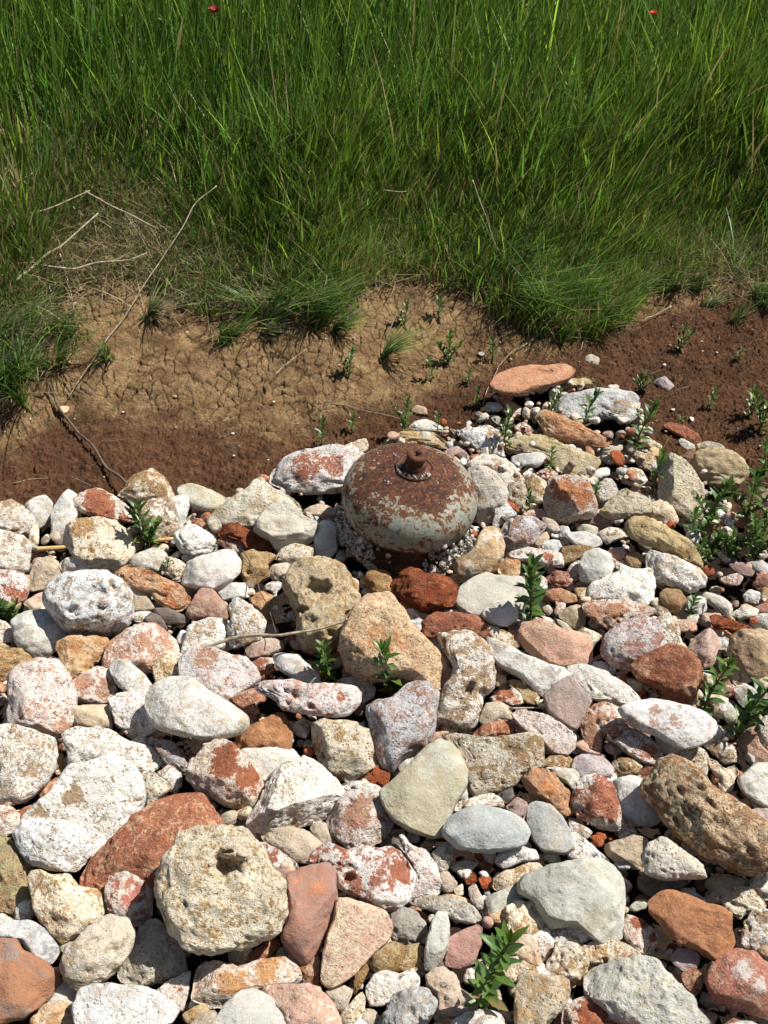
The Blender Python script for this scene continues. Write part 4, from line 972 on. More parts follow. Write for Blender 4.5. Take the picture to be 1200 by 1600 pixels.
def sm(pr, m=5):
    P = np.array(pr); out = []
    for i in range(len(P)-1):
        p0 = P[max(i-1, 0)]; p1 = P[i]; p2 = P[i+1]; p3 = P[min(i+2, len(P)-1)]
        for t in np.arange(m)/m: out.append(.5*((2*p1)+(-p0+p2)*t+(2*p0-5*p1+4*p2-p3)*t*t+(-p0+3*p1-3*p2+p3)*t**3))
    out.append(P[-1]); return [tuple(q) for q in out]
BM = bottle_mat()
bt = empty('gas_bottle', flat(637, 800, .105) - np.array([0, 0, .105]))
bt.location[2] = -.020; BZ = Vector((0, 0, 0))
_c = flat(629, 846, -.02); bt.location = (_c[0], _c[1], -.02)
bt.rotation_euler = (math.radians(3), math.radians(6), 0)
tag(bt, 'squat rusty gas bottle with peeling grey paint lying among the stones', 'gas bottle')
shell = sm([(.004, 0), (.075, .002), (.108, .012), (.129, .030), (.1350, .050), (.1330, .066), (.1240, .0770), (.1230, .0840), (.1290, .0925), (.1345, .105), (.1375, .122), (.1365, .142), (.129, .160), (.115, .174), (.094, .1855), (.065, .1955), (.036, .2025), (.012, .205), (.004, .2052)], 5)
V, F = lathe(shell, 160, 3, .0016)
_an = np.arctan2(V[:, 1], V[:, 0]); dent = np.exp(-((_an+1.75)/.42)**2)*np.exp(-((V[:, 2]-.064)/.016)**2)*.030
rl = np.hypot(V[:, 0], V[:, 1])+1e-6; V[:, 0] *= 1-dent/rl*.8; V[:, 1] *= 1-dent/rl*.8
mesh_obj('shell', V, F, BM, bt)
UPZ = .039
V, F = lathe([(r, z+UPZ) for r, z in sm([(.037, .158), (.0385, .166), (.036, .1685), (.033, .1655), (.027, .1665), (.022, .1695), (.0205, .176)], 3)], 48, 5, .0012)
MR_ = plain_mat('dark_rust', (.05, .022, .014), (.15, .06, .03), 90, .85, .9, .002)
mesh_obj('collar', V, F, MR_, bt)
vb = [(.0205, .172), (.021, .180), (.016, .182), (.0155, .187), (.0195, .189), (.0195, .200), (.0165, .203), (.0085, .2035), (.008, .199), (.001, .198)]
V, F = lathe([(r, z+UPZ) for r, z in vb], 24, 6, .0012); vo = mesh_obj('valve', V, F, MR_, bt)
V, F = merge([tube([(0, 0, .236), (.001, 0, .245), (.003, .001, .251)], [.003, .0035, .002], 7), tube([(-.004, .002, .246), (.006, .0, .248)], [.0016, .0012], 5)])
mesh_obj('pin', V, F, MR_, vo)
# barnacle crust
def barn(V0, N0, r, rg):
    a = np.cross(N0, [0.3, .2, 1.]); a /= np.linalg.norm(a); b = np.cross(N0, a); V = []; F = []; n = 8
    for (rr, hh) in ((1, -.3), (.92, .35), (.62, .95), (.42, 1.0), (.25, .55)):
        for j in range(n):
            t = 2*math.pi*j/n; w = 1 + .14*math.sin(t*3+r*999)
            V.append(V0 + (a*math.cos(t)+b*math.sin(t))*r*rr*w + N0*r*hh)
    for k in range(4):
        for j in range(n): F.append((k*n+j, k*n+(j+1) % n, (k+1)*n+(j+1) % n, (k+1)*n+j))
    F.append(tuple(4*n+j for j in range(n)))
    return V, F
prof = np.array(shell)
def surf(an, z):
    k = np.where(prof[:, 0] > .05)[0]; r = np.interp(z, prof[k, 1], prof[k, 0]); r2 = np.interp(z+.002, prof[k, 1], prof[k, 0])
    d = np.array([math.cos(an), math.sin(an), 0]); N = d - np.array([0, 0, 1])*((r2-r)/.002); return d*r + np.array([0, 0, z]), N/np.linalg.norm(N)
MB_ = plain_mat('barnacle_shell', (.13, .10, .08), (.60, .56, .50), 150, .8, .8, .002, thr=(.42, .56))
def crust(name, n, fa, fz, seed, rs=(.0022, .0046)):
    rg = random.Random(seed); parts = []
    for q in range(n):
        an = fa(rg); z = fz(rg, an); p, N = surf(an, z); N = N + np.array([rg.gauss(0, .25), rg.gauss(0, .25), rg.gauss(0, .25)]); N /= np.linalg.norm(N)
        r = rg.uniform(*rs); parts.append(barn(p + N*rg.choice([0, .002, .004, .008]), N, r, rg))
    V, F = merge(parts); return mesh_obj(name, V, F, MB_, bt, smooth=False)
crust('barnacle_crust', 230, lambda r: r.gauss(math.radians(207), .30), lambda r, a: max(.03, min(.090, r.gauss(.064, .015))), 1, (.0024, .0068))
crust('barnacle_crust', 210, lambda r: r.gauss(math.radians(-42), .24), lambda r, a: max(.03, min(.094, r.gauss(.062, .015))), 2, (.0024, .0070))
rg = random.Random(5); parts = []
for q in range(26):
    an = rg.uniform(math.radians(170), math.radians(330)); rr = rg.uniform(.026, .036); parts.append(barn(np.array([rr*math.cos(an), rr*math.sin(an), .2065]), np.array([0, 0, 1.]), rg.uniform(.0022, .0042), rg))
V, F = merge(parts); mesh_obj('barnacle_crust', V, F, MB_, bt, smooth=False)
for q in range(26):
    an = rg.choice([rg.gauss(math.radians(-30), .2), rg.gauss(math.radians(215), .25), rg.gauss(math.radians(140), .3)]); rr = rg.uniform(.045, .1)
    V, F = barn(np.array([rr*math.cos(an), rr*math.sin(an), np.interp(rr, [.036, .065, .094, .115], [.2025, .1955, .1855, .174])]), np.array([0, 0, 1.]), rg.uniform(.0013, .0032), rg)
    mesh_obj('barnacle', V, F, MB_, bt, smooth=False)
for an, z, r in ((-30, .112, .0065), (-34, .100, .0045), (-20, .105, .0035)):
    p, N = surf(math.radians(an-30), z); V, F = barn(p, N, r, rg); mesh_obj('barnacle', V, F, MB_, bt, smooth=False)

# ------------------------------------------------------------------ leafy sprouts
ML = leaf_mat('sprout_leaf', True, trans=.28, rough=.38, spec=.4); MSTEM = plain_mat('green_stem', (.09, .13, .035), (.16, .15, .06), 40, .6, .2)
def leaf(p, dr, up, L, w, curl, V, F, C, col):
    dr = dr/np.linalg.norm(dr); sd = np.cross(dr, up); sd /= np.linalg.norm(sd)+1e-9; nu = np.cross(sd, dr)
    o = len(V); prof_ = [(0, .12), (.18, .5), (.42, 1.0), (.68, .82), (.88, .42), (1.0, .02)]
    for t, ww in prof_:
        c = p + dr*L*t - nu*L*curl*t*t
        for s_ in (-1, 0, 1): V.append(c + sd*s_*w*ww*.5 + nu*abs(s_)*w*.16*ww); C.append(col)
    for k in range(5):
        for j in (0, 1): F.append((o+k*3+j, o+k*3+j+1, o+k*3+3+j+1, o+k*3+3+j))
def sprout(px, py, hpx, spread, label, seed, dry=0.0, lean=0.0):
    hpx = hpx*(.88 if hpx < 100 else .84)
    rg = random.Random(seed); up0 = .0
    on_stone = py > np.interp(px, ex, ey)
    base = at(px, py) if not on_stone else flat(px, py, .012)
    H = hpx*np.linalg.norm(base-CAMP)/FPX/math.cos(PITCH + math.atan((py-hpx*.5-800)/FPX))
    root = empty('leafy_sprout', base); tag(root, label, 'plant', 'leafy green sprouts among stones and mud')
    V = []; F = []; C = []; stems = []
    nst = 1 if spread < 1.2 else 2 if spread < 1.8 else 4 if spread < 2.2 else 6
    for st in range(nst):
        h = H*(1 if st == 0 else rg.uniform(.55, .85)); ax, ay = rg.gauss(lean, .16) + (0 if st == 0 else rg.choice([-.5, .5])), rg.gauss(0, .07)
        def sp(t): return np.array([ax*h*t*t, ay*h*t*t, h*t - .012*(1-t)])
        stems.append(tube([sp(t/6) for t in range(7)], [.0016*(1.15-t/9)*max(.8, H/.09) for t in range(7)], 6))
        nl = int(12 + 130*h); 
        for q in range(nl):
            t = (q+.5)/nl; t = t**.85; an = q*2.4 + rg.uniform(-.3, .3); p = sp(t)
            el = .38 + .75*t + rg.uniform(-.2, .2)
            dr = np.array([math.cos(an)*math.cos(el), math.sin(an)*math.cos(el), math.sin(el)])
            L = h*rg.uniform(.26, .36)*(1.05-.45*abs(t-.55)) if h > .05 else h*rg.uniform(.35, .5)
            L = min(L*.95, .034)
            gcol = rg.uniform(.75, 1.25); y = rg.uniform(0, 1)
            col = (gcol*(.065+.05*y+.1*dry), gcol*(.140+.04*y), gcol*(.028+.014*(1-y)+.03*dry))
            if t < .25 and rg.random() < .25: col = (.22, .17, .06)
            leaf(p, dr, np.array([0, 0, 1.]) if el < 1.3 else np.array([1., 0, 0]), L, L*rg.uniform(.30, .42), rg.uniform(-.1, .55), V, F, C, col)
            if t > .82: leaf(sp(min(1, t+.05)), np.array([math.cos(an+1)*.35, math.sin(an+1)*.35, 1.]), np.array([math.cos(an+1), math.sin(an+1), 0.2]), L*.75, L*.2, .05, V, F, C, (col[0]*1.3, col[1]*1.25, col[2]))
    v, f = merge(stems); mesh_obj('stem', v, f, MSTEM, root)
    o = mesh_obj('foliage', V, F, ML, root); vattr(o, 'col', np.array(C))
    return root
SPR = [(232, 855, 68, 1.8, 'bushy green sprout growing between white stones at the far left edge of the heap'),
 (503, 697, 46, 1.1, 'dark green sprout on the mud just up and left of the gas bottle'),
 (632, 668, 48, 1.4, 'green sprout casting a dark shadow right behind the gas bottle'),
 (18, 968, 32, 2.2, 'low spreading sprout at the left edge below the red veined white stone'),
 (788, 688, 50, 1.3, 'sprout left of the long rust red shard'),
 (862, 640, 28, 1.0, 'small sprout directly below the flat orange red slab'),
 (912, 662, 52, 1.0, 'sprout standing before the long curved white stone'),
 (994, 696, 66, 1.1, 'tall sprout at the right end of the long curved white stone'),
 (860, 732, 36, 1.0, 'small sprout growing over the flat yellowish stone'),
 (1020, 768, 56, 1.1, 'sprout left of the big rounded cream stone near the crumbly boulder'),
 (1043, 784, 28, 1.0, 'short sprout with two broad leaves in front of the rounded cream stone'),
 (827, 797, 34, 1.0, 'small sprout between pitted pebbles right of the gas bottle'),
 (927, 780, 32, 1.1, 'small pale sprout right of the orange blotched chunky stone'),
 (828, 972, 94, 1.3, 'tall leafy sprout over the broad pale grey stone right of the red rock'),
 (614, 1088, 78, 1.4, 'bushy sprout in front of the big peach rock'),
 (513, 1068, 60, 1.5, 'spreading sprout left of the big peach rock below the arched coral rock'),
 (1100, 1106, 70, 1.1, 'sprout right of the dark red veined stone'),
 (1150, 1150, 88, 1.2, 'tall sprout near the right edge beside the lilac grey slab'),
 (757, 1576, 140, 1.1, 'tallest sprout with broad leaves at the bottom of the picture'),
 (1078, 958, 26, 1.0, 'tiny sprout beside the rust brown pebble on the right'),
 (262, 896, 22, 1.0, 'tiny sprout above the orange red crystalline stone'),
 (1078, 850, 50, 1.4, 'leftmost sprout of the leafy cluster at the right'),
 (1105, 820, 66, 1.5, 'sprout just below the crumbly tan boulder in the leafy cluster'),
 (1165, 812, 72, 1.8, 'tall sprout right of the crumbly tan boulder in the leafy cluster'),
 (1105, 868, 40, 2.2, 'low bushy sprout in the middle of the leafy cluster'),
 (1140, 876, 46, 2.2, 'low bushy sprout at the foot of the leafy cluster'),
 (1180, 872, 56, 2.2, 'bushy sprout against the right edge in the leafy cluster'),
 (1085, 884, 30, 2.0, 'lowest sprout of the leafy cluster beside the slanting ochre rock'),
 (1192, 838, 50, 1.6, 'upper sprout at the right edge of the leafy cluster'),
 (337, 862, 14, 1.0, 'tiny seedling above the streaked white pebble'),
 (700, 566, 46, 2.1, 'bushy dark sprout on the dry cracked mud above the gas bottle'),
 (770, 560, 34, 1.0, 'thin sprout left of a dry twig on the cracked mud'),
 (730, 600, 22, 1.0, 'tiny sprout on the brown mud up and left of the orange red slab'),
 (676, 592, 34, 1.0, 'thin dark seedling on the mud below the bushy dark sprout'),
 (684, 666, 22, 1.0, 'tiny seedling right behind the gas bottle near the pinkish pebble'),
 (546, 586, 40, 1.5, 'sprout below the large grass tuft on the cracked bank'),
 (550, 674, 26, 1.1, 'small faint sprout on the wet mud left of the white slab behind the bottle'),
 (632, 508, 38, 1.2, 'sprout on the cracked bank just under the grass'),
 (686, 492, 28, 1.0, 'small sprout high on the cracked bank right under the grass'),
 (1001, 612, 30, 1.8, 'low sprout on the red mud left of the lone pinkish pebble'),
 (1062, 545, 36, 1.6, 'sprout on the red mud under the grass edge at the right'),
 (1108, 636, 30, 1.0, 'thin seedling on the bare red mud right of the lone pinkish pebble'),
 (1064, 660, 14, 1.0, 'tiny seedling above the brick coloured chip on the red mud'),
 (1152, 562, 18, 1.0, 'tiny seedling with pale tips on the red mud near the right edge'),
 (1170, 650, 44, 1.7, 'left sprout of the pair at the right edge on the red mud'),
 (1188, 672, 62, 1.7, 'taller right sprout of the pair at the right edge on the red mud'),
 (1194, 738, 44, 1.3, 'sprout at the right edge between red mud and stones'),
 (742, 636, 26, 1.3, 'seedling with white flower tips left of the orange red slab')]
for k, (px, py, h, sp_, lb) in enumerate(SPR): sprout(px, py, h, sp_, lb, 50+k, lean=.06)

# ------------------------------------------------------------------ grass
GM = leaf_mat('grass_blade', True, trans=.32, rough=.40, spec=.42)
def blades(root, az, L, w, bend, col, segs=4, tilt=None):
    """one mesh of tapering bent strips"""
    n = len(root); d = np.stack([np.cos(az), np.sin(az), np.zeros(n)], 1)
    tw = az + np.pi/2 + rng.normal(0, .5, n); sd = np.stack([np.cos(tw), np.sin(tw), np.zeros(n)], 1)
    t0 = tilt if tilt is not None else np.zeros(n)
    V = np.zeros((n, 2*segs+1, 3))
    for k in range(segs+1):
        t = k/segs
        hor = (t*np.sin(t0) + bend*t*t)*L; ver = L*(t*np.cos(t0) - .38*bend*bend*t*t - .0*t)
        c = root + d*hor[:, None] + np.array([0, 0, 1.])*ver[:, None]
        ww = w*(1-.15*(t < .1))*max(0.0, (1-t))**.55*.5
        if k < segs: V[:, 2*k] = c - sd*ww[:, None]; V[:, 2*k+1] = c + sd*ww[:, None]
        else: V[:, 2*segs] = c
    base = (np.arange(n)*(2*segs+1))[:, None]
    T = []
    for k in range(segs-1):
        T += [[2*k, 2*k+1, 2*k+3], [2*k, 2*k+3, 2*k+2]]
    T.append([2*segs-2, 2*segs-1, 2*segs])
    T = np.array(T); F = (base[:, :, None] + T[None]).reshape(-1, 3)
    C = np.repeat(col, 2*segs+1, axis=0)
    return V.reshape(-1, 3), F, C
def gcols(n, dry, fresh=.5):
    h = rng.random(n); b = np.exp(rng.normal(-.06, .5, n))
    col = np.stack([.088+.105*h, .202+.080*h, .028+.014*(1-h)], 1)*b[:, None]
    k = rng.random(n) < dry; br = rng.random(n)
    dc = np.stack([.34+.2*br, .27+.17*br, .13+.09*br], 1)*rng.uniform(.5, 1.05, n)[:, None]
    col[k] = dc[k]; return col
GE = [(-600, 640), (-200, 640), (0, 600), (60, 560), (85, 480), (110, 440), (180, 425), (250, 430), (330, 470), (400, 470), (480, 490), (540, 470), (570, 440), (650, 430), (720, 440), (790, 465), (850, 500), (930, 500), (975, 470), (1010, 432), (1080, 425), (1200, 450), (1500, 450), (1900, 450)]
gex = np.array([e[0] for e in GE], float); gey = np.array([e[1] for e in GE], float)
def scatter(n, x0, x1, y0, y1):
    x = rng.uniform(x0, x1, n); y = rng.uniform(y0, y1, n); z = height(x, y); R_ = np.stack([x, y, z], 1)
    px, py = proj(R_); lim = np.interp(px, gex, gey); return R_, px, py, lim - py    # depth in pixels above the grass edge
parts = []
A_ = scatter(185000, -2.5, 2.7, 2.2, 5.2); B_ = scatter(190000, -1.4, 1.55, 2.3, 3.35)
B_ = [q[B_[3] < 210] for q in B_]
R_, px, py, dd = [np.concatenate([a, b]) for a, b in zip(A_, B_)]
P_ = R_*np.array([1, 1, 0]); cl = fbm(P_*6, 3, 21); cl2 = fbm(P_*1.6, 2, 22)
prob = sstep(-34, 8, dd + 40*cl)*np.clip(.8+.6*cl, .2, 1)
barepatch = sstep(120, 20, dd)*sstep(.0, -.35, cl)
prob *= 1-.45*barepatch
prob *= 1 - .38*sstep(480, 200, px)*sstep(225, 275, py)
prob *= np.where(R_[:, 1] > 4.3, .45, 1)
kp = rng.random(len(R_)) < prob
R_, px, py, dd, cl, cl2 = R_[kp], px[kp], py[kp], dd[kp], cl[kp], cl2[kp]; n = len(R_)
dep = sstep(10, 260, dd)
L = (.066 + .17*dep)*np.exp(rng.normal(0, .28, n))*(1+.35*cl2)
leftdry = sstep(420, 150, px)*sstep(190, 260, py)
L *= 1-.35*leftdry
w = (.0028 + .0040*dep)*np.exp(rng.normal(0, .42, n))
az = rng.normal(.15, 1.15, n) - .35*(1-dep); az = np.where(rng.random(n) < .22, rng.uniform(-3.14, 3.14, n), az)
bend = np.abs(rng.normal(.14, .16, n)) + .16*(1-dep)
dry = .05 + .20*(1-dep) + .34*leftdry*rng.random(n)*1.3
V, F, C = blades(R_ - np.array([0, 0, .006]), az, L, w, bend, gcols(n, dry), 4, np.abs(rng.normal(.12, .16, n)))
hue = np.repeat(1+.22*cl2, 9); C = C*np.stack([hue**1.5, hue, hue*.9], 1)
parts.append((V, F, C))
V = np.concatenate([p[0] for p in parts]); F = parts[0][1]
go = mesh_obj('grass', V, F, GM); vattr(go, 'col', parts[0][2]); tag(go, 'dense green meadow grass covering the slope behind the mud bank', 'grass', kind='stuff')

# dead thatch at the roots of the grass
R_, px, py, dd = scatter(230000, -2.2, 2.3, 2.1, 3.8)
cl = fbm(R_*np.array([7, 7, 0]), 3, 33)
prob = np.maximum(sstep(-40, 5, dd), .35*sstep(-75, -20, dd)*sstep(420, 250, px))*sstep(300, 60, dd)*np.clip(.65+.9*cl, 0, 1)*(.6+.4*sstep(450, 200, px))
kp = rng.random(len(R_)) < prob; R_ = R_[kp]; n = len(R_)
br = rng.random(n); col = np.stack([.34+.28*br, .265+.22*br, .14+.13*br], 1)*rng.uniform(.4, 1.05, n)[:, None]
V, F, C = blades(R_ + np.array([0, 0, .004]), rng.uniform(-3.14, 3.14, n), .03+.075*rng.random(n), .0014+.0018*rng.random(n), rng.uniform(.1, .7, n), col, 3, rng.uniform(.45, 1.4, n))
# litter blown over the bare mud
Rl, lx, ly, ld = scatter(5200, -1.4, 1.6, 1.7, 3.0); kl = (ld < 10) & (ly < np.interp(lx, ex, ey)-6) & (rng.random(len(ld)) < .10+.55*np.exp(ld/60.)); Rl = Rl[kl]; nl_ = len(Rl)
cl_ = np.array([[.34, .26, .15]])*rng.uniform(.3, 1.3, nl_)[:, None]
V2, F2, C2 = blades(Rl + np.array([0, 0, .003]), rng.uniform(-3.14, 3.14, nl_), .012+.05*rng.random(nl_)**2, .0008+.0012*rng.random(nl_), rng.uniform(0, .4, nl_), cl_, 3, rng.uniform(1.25, 1.62, nl_))
F = np.concatenate([F, F2+len(V)]); V = np.concatenate([V, V2]); C = np.concatenate([C, C2])
to = mesh_obj('dead_grass', V, F, GM); vattr(to, 'col', C); tag(to, 'straw coloured dead grass matted along the top of the mud bank', 'dead grass', kind='stuff')

# tufts that hang over the bank
def tuft(px, py, n, Lm, rad, azm, label, dry=.12, spread=.8, bendm=.7):
    b = at(px, py); o = empty('grass_tuft', b); tag(o, label, 'grass tuft', 'grass tufts along the bank')
    nc = max(2, n//45); cen = np.stack([rng.normal(0, rad*1.25, nc), rng.normal(0, rad*.8, nc)], 1); ca = rng.normal(azm, spread, nc); cL = np.exp(rng.normal(-.1, .3, nc)); cb = np.abs(rng.normal(bendm, .3, nc))
    w_ = rng.integers(nc, size=n)
    R2 = np.stack([cen[w_, 0] + rng.normal(0, rad*.16, n), cen[w_, 1] + rng.normal(0, rad*.16, n), np.zeros(n)], 1)
    R2[:, 2] = height(R2[:, 0]+b[0], R2[:, 1]+b[1]) - b[2] - .004
    az = ca[w_] + rng.normal(0, .5, n); L = Lm*cL[w_]*np.exp(rng.normal(-.15, .28, n))
    V, F, C = blades(R2, az, L, .0022+.0026*rng.random(n), np.clip(cb[w_]*.75 + rng.normal(0, .15, n), 0, .75), gcols(n, dry)*np.array([.85, .92, 1.15]), 5, np.abs(rng.normal(.35, .25, n)))
    m = mesh_obj('blades', V, F, GM, o); vattr(m, 'col', C)
TF = [(875, 478, 1300, .115, .055, .3, 'big dark green grass tuft hanging over the bank right of centre', .05, 1.0),
 (800, 440, 800, .12, .06, .35, 'grass tuft leaning right above the cracked mud, left of the big dark tuft', .05, .8),
 (470, 470, 600, .10, .045, -.4, 'drooping grass tuft over the cracked bank left of centre', .14, .8),
 (520, 495, 350, .09, .03, -.2, 'small grass tuft trailing down the bank above the gas bottle', .15, .7),
 (362, 528, 260, .065, .018, .0, 'little lone grass tuft on the cracked bank at left', .12, 1.2),
 (250, 500, 220, .05, .02, -1.2, 'withered brown grass tuft on the cracked bank at far left', .75, 1.4),
 (425, 512, 160, .045, .02, -1.0, 'small withered tuft right of the little lone grass tuft', .6, 1.3),
 (20, 590, 500, .13, .04, -.6, 'grass tuft bending over the mud at the left edge', .15, .7),
 (45, 520, 500, .11, .05, -.9, 'short grass tuft above the one at the left edge', .25, .9),
 (590, 560, 70, .13, .008, -.1, 'thin wisp of long grass lying on the mud behind the gas bottle', .1, .35),
 (960, 470, 350, .07, .04, .2, 'grass tuft right of the big dark tuft at the edge of the red mud', .15, 1.0),
 (1085, 440, 400, .07, .05, .2, 'sparse grass tuft above the red mud at right', .25, 1.2),
 (1165, 455, 300, .06, .05, .2, 'sparse grass tuft above the red mud near the right edge', .2, 1.2)]
for t in TF: tuft(*t[:7], dry=t[7], spread=t[8], bendm=1.3 if 'wisp' in t[6] else .7)

# ------------------------------------------------------------------ dry stalks and twigs
MTW = plain_mat('dry_stalk', (.24, .19, .125), (.46, .39, .28), 70, .85, .8); MDK = plain_mat('dark_twig', (.07, .05, .04), (.16, .12, .09), 50, .85, .7)
MCN = plain_mat('yellow_cane', (.50, .32, .12), (.62, .43, .19), 30, .6, .3)
def stick(name, pts, r0, r1, label, cat, mat, lift=None, group=None, wob=.007, par=None):
    W_ = []; r0 *= .95; r1 *= .7
    for q, p in enumerate(pts):
        l = p[2]*(1.35 if p[1] < 470 else 1)
        W_.append(at(p[0], p[1], l) if p[1] < 790 else flat(p[0], p[1], l))
    W_ = np.array(W_); t = np.linspace(0, len(W_)-1, 6*(len(W_)-1)+1)
    Pp = np.stack([np.interp(t, np.arange(len(W_)), W_[:, k]) for k in range(3)], 1)
    nn = np.stack([vnoise(np.stack([t*1.3, t*0+q*7+len(label), t*0], 1), q) for q in range(3)], 1)*wob
    Pp = Pp + nn; b = Pp[0].copy(); rad = np.linspace(r0, r1, len(Pp))*(1+.18*vnoise(np.stack([t*3, t*0, t*0], 1), 8))
    V, F = tube(list(Pp-b), list(rad), 8)
    o = mesh_obj(name, V, F, mat, loc=b); tag(o, label, cat, group); return o
stick('stick', [(284, 1021, .05), (400, 998, .085), (470, 985, .10), (548, 973, .115)], .0040, .0026, 'thin grey dry stick lying across the stones left of the peach rock', 'stick', MTW)
stick('branch', [(80, 598, .012), (98, 640, .012), (130, 685, .010), (165, 725, .014), (192, 752, .03), (212, 775, .05)], .0032, .0045, 'dark thin branch lying on the mud down to the cream stone at left', 'branch', MDK)
stick('cane', [(20, 860, .012), (90, 856, .012), (180, 850, .012), (275, 841, .012)], .0055, .005, 'yellow piece of cane lying between the left edge stones and the mud', 'cane', MCN, wob=.001)
G_ = 'dry stalks lying in the grass'
stick('dry_stalk', [(-5, 458, .03), (60, 408, .03), (95, 384, .035), (152, 330, .05)], .0042, .003, 'thick pale dry stalk rising from the left edge', 'stalk', MTW, group=G_)
stick('dry_stalk', [(62, 412, .03), (115, 418, .03), (180, 408, .035), (230, 400, .03)], .0036, .003, 'pale dry stalk lying flat just above the bare bank at left', 'stalk', MTW, group=G_)
stick('dry_stalk', [(335, 292, .10), (300, 328, .08), (262, 388, .06), (235, 435, .04), (190, 500, .02), (150, 565, .01), (108, 625, .008)], .0014, .0018, 'long thin straw stalk running from the grass down the cracked bank', 'stalk', MTW, group=G_)
stick('dry_stalk', [(135, 296, .06), (175, 322, .06), (240, 358, .04)], .0030, .0026, 'dry stalk slanting down to the right in the left grass', 'stalk', MTW, group=G_)
stick('dry_stalk', [(0, 350, .05), (70, 332, .06), (140, 298, .07)], .0030, .0022, 'dry stalk joining the slanting one in the left grass', 'stalk', MTW, group=G_)
stick('dry_stalk', [(0, 298, .05), (50, 270, .07)], .0032, .0026, 'short pale stalk at the left edge in the grass', 'stalk', MTW, group=G_)
stick('dry_stalk', [(95, 402, .03), (108, 440, .02), (116, 500, .006)], .0020, .0012, 'thin straw hanging down the bare bank at left', 'stalk', MTW, group=G_)
stick('dry_stalk', [(740, 282, .16), (762, 335, .12), (785, 402, .05)], .0016, .0016, 'thin whitish speckled stalk in the green grass right of centre', 'stalk', MTW, group=G_)
stick('dry_stalk', [(600, 298, .10), (637, 299, .10)], .0016, .0014, 'short white stalk lying level in the middle of the grass', 'stalk', MTW, group=G_)
stick('dry_stalk', [(480, 400, .05), (512, 430, .05), (500, 462, .03), (482, 470, .02)], .0018, .0014, 'curled pale straw in the grass left of centre', 'stalk', MTW, group=G_)
stick('dry_stalk', [(886, 490, .01), (850, 515, .01), (812, 545, .012), (778, 572, .015), (762, 620, .012), (752, 662, .012)], .0014, .0012, 'thin dry twig bending around the left end of the orange red slab', 'stalk', MTW, group=G_)
stick('dry_stalk', [(22, 749, .006), (60, 747, .008), (104, 747, .006)], .0014, .0010, 'short straw lying on the wet mud at the left', 'stalk', MTW, group=G_)
stick('dry_stalk', [(108, 745, .006), (152, 763, .008)], .0009, .0007, 'tiny straw next to the short straw on the wet mud', 'stalk', MTW, group=G_)
stick('dry_stalk', [(1045, 478, .012), (1020, 492, .012), (1000, 505, .01)], .0024, .0014, 'pale broken stalk at the grass edge above the red mud', 'stalk', MTW, group=G_)
stick('dry_stalk', [(520, 625, .006), (560, 640, .008), (618, 650, .02), (640, 655, .02)], .0010, .0008, 'thin straw on the mud up and left of the gas bottle', 'stalk', MTW, group=G_)
stick('dry_stalk', [(425, 590, .006), (448, 572, .01), (478, 545, .01)], .0016, .0010, 'short brown stalk on the cracked bank left of centre', 'stalk', MTW, group=G_)
stick('dry_stalk', [(375, 858, .055), (400, 900, .06), (418, 940, .06), (430, 985, .07)], .0012, .0012, 'dark wiry stem crossing the ochre porous stone', 'stalk', MDK, group=G_)
stick('dry_stalk', [(740, 712, .03), (722, 690, .03), (700, 668, .03)], .0022, .0016, 'dark little twig between white rocks behind the gas bottle', 'stalk', MDK, group=G_)
stick('dry_stalk', [(288, 598, .008), (300, 615, .006), (305, 630, .006)], .0012, .0008, 'short dark stem stuck on the bare bank', 'stalk', MDK, group=G_)
stick('dry_stalk', [(1102, 940, .035), (1118, 950, .035), (1140, 965, .03)], .0022, .0016, 'dark twig between small pebbles at right', 'stalk', MDK, group=G_)
stick('dry_stalk', [(790, 1104, .03), (850, 1103, .03)], .0022, .0016, 'thin bit of twig under the diamond shaped slab', 'stalk', MTW, group=G_)
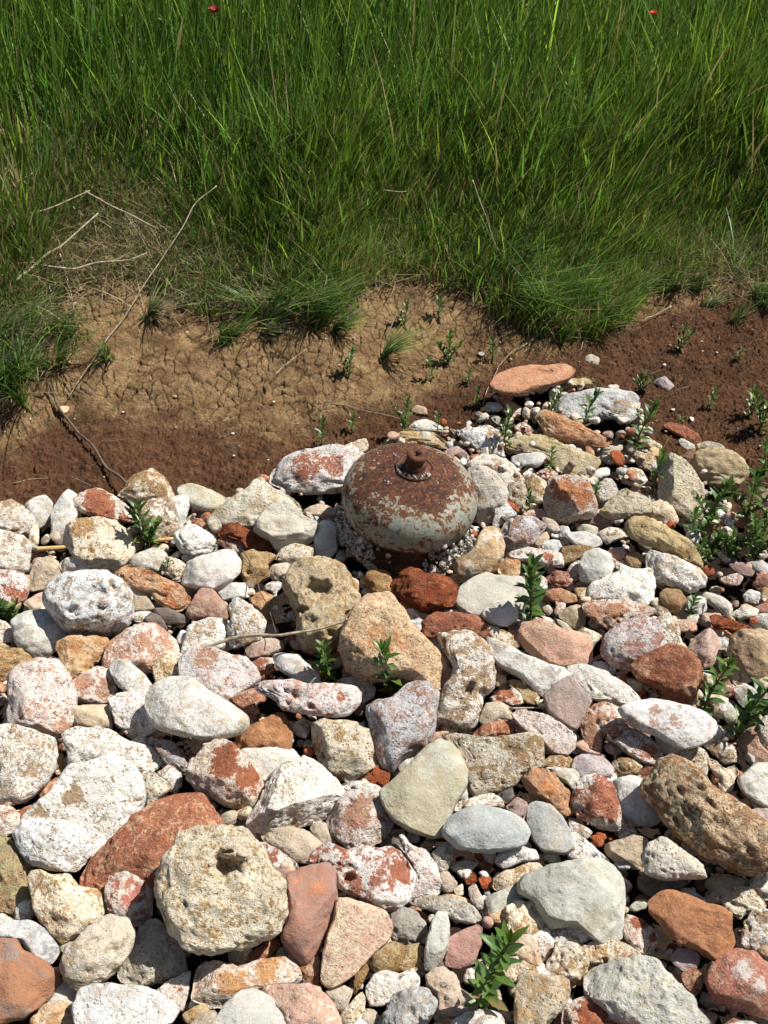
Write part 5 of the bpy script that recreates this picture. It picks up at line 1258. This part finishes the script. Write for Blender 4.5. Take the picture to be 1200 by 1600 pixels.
# withered leaf on the branch, shell chips
def chip(name, px, py, w_, h_, mat, label, cat, seed):
    b = at(px, py, .006); rg2 = np.random.default_rng(seed); D, F = ico(3); V = D*np.array([w_, h_, .0022]); V = V*(1+.25*fbm(D*1.5+seed, 2, seed))[:, None]
    V[:, 2] += (V[:, 0]/w_)**2*w_*.25; o = mesh_obj(name, V, F, mat, loc=b); tag(o, label, cat); return o
MLF = plain_mat('withered_leaf', (.48, .34, .2), (.62, .47, .3), 60, .7, .4); MSH = plain_mat('bleached_shell', (.62, .57, .46), (.72, .68, .6), 80, .6, .3)
chip('dry_leaf', 100, 640, .013, .015, MLF, 'pale withered leaf caught on the dark branch at left', 'leaf', 4)
chip('shell_chip', 1081, 655, .005, .009, MSH, 'white shell chip on the red mud above the brick coloured chip', 'shell', 5)
chip('shell_chip', 1051, 640, .005, .004, MSH, 'small white shell chip left of the larger one on red mud', 'shell', 6)
chip('shell_chip', 1038, 570, .004, .004, MSH, 'tiny white shell chip above the lone pinkish pebble', 'shell', 7)
chip('shell_chip', 752, 553, .008, .009, plain_mat('grey_shell', (.3, .28, .25), (.45, .43, .4), 60), 'greyish shell leaf beside the thin sprout on cracked mud', 'shell', 8)

# ------------------------------------------------------------------ poppies
MP = [plain_mat('crimson_petal', (.20, .006, .015), (.34, .012, .03), 60, .6, .2), plain_mat('scarlet_petal', (.55, .03, .008), (.75, .07, .015), 60, .6, .2)]
def poppy(px, py, r, mat, label, seed):
    top = at(px, py, .36); gz = float(height(np.array([top[0]]), np.array([top[1]]))[0]); root = empty('poppy', (top[0], top[1], gz)); tag(root, label, 'flower', 'red poppies in the grass')
    hh = top[2]-gz; V, F = tube([(0, 0, 0), (.006, 0, hh*.5), (0, 0, hh)], [.0014, .0012, .001], 6); mesh_obj('stem', V, F, MSTEM, root)
    rg = random.Random(seed); V = []; F = []
    for p in range(4):
        a0 = p*math.pi/2 + rg.uniform(-.2, .2); o = len(V); n = 7
        for i in range(5):
            t = i/4
            for j in range(n):
                a = a0 + (j/(n-1)-.5)*1.9*(.35+.65*t**.5); rr = r*t*(1-.12*abs(j-3)/3); V.append((rr*math.cos(a), rr*math.sin(a), hh + r*(.75*t**1.6) + r*.06*math.sin(j*2.1+p)*t - r*.1*p*.15))
        for i in range(4):
            for j in range(n-1): F.append((o+i*n+j, o+i*n+j+1, o+(i+1)*n+j+1, o+(i+1)*n+j))
    mesh_obj('petals', V, F, mat, root)
    D, F2 = ico(2); mesh_obj('seed_head', D*np.array([r*.22, r*.22, r*.28]) + np.array([0, 0, hh+r*.25]), F2, MSTEM, root)
poppy(335, 20, .017, MP[0], 'dark crimson poppy in the tall grass at upper left', 1)
poppy(1021, 24, .013, MP[1], 'bright scarlet poppy in the tall grass at upper right', 2)
print('stones', len(ST), 'pebbles', cnt, 'grass verts', len(go.data.vertices), 'labels dup', [o for o in used if 'further' in o])
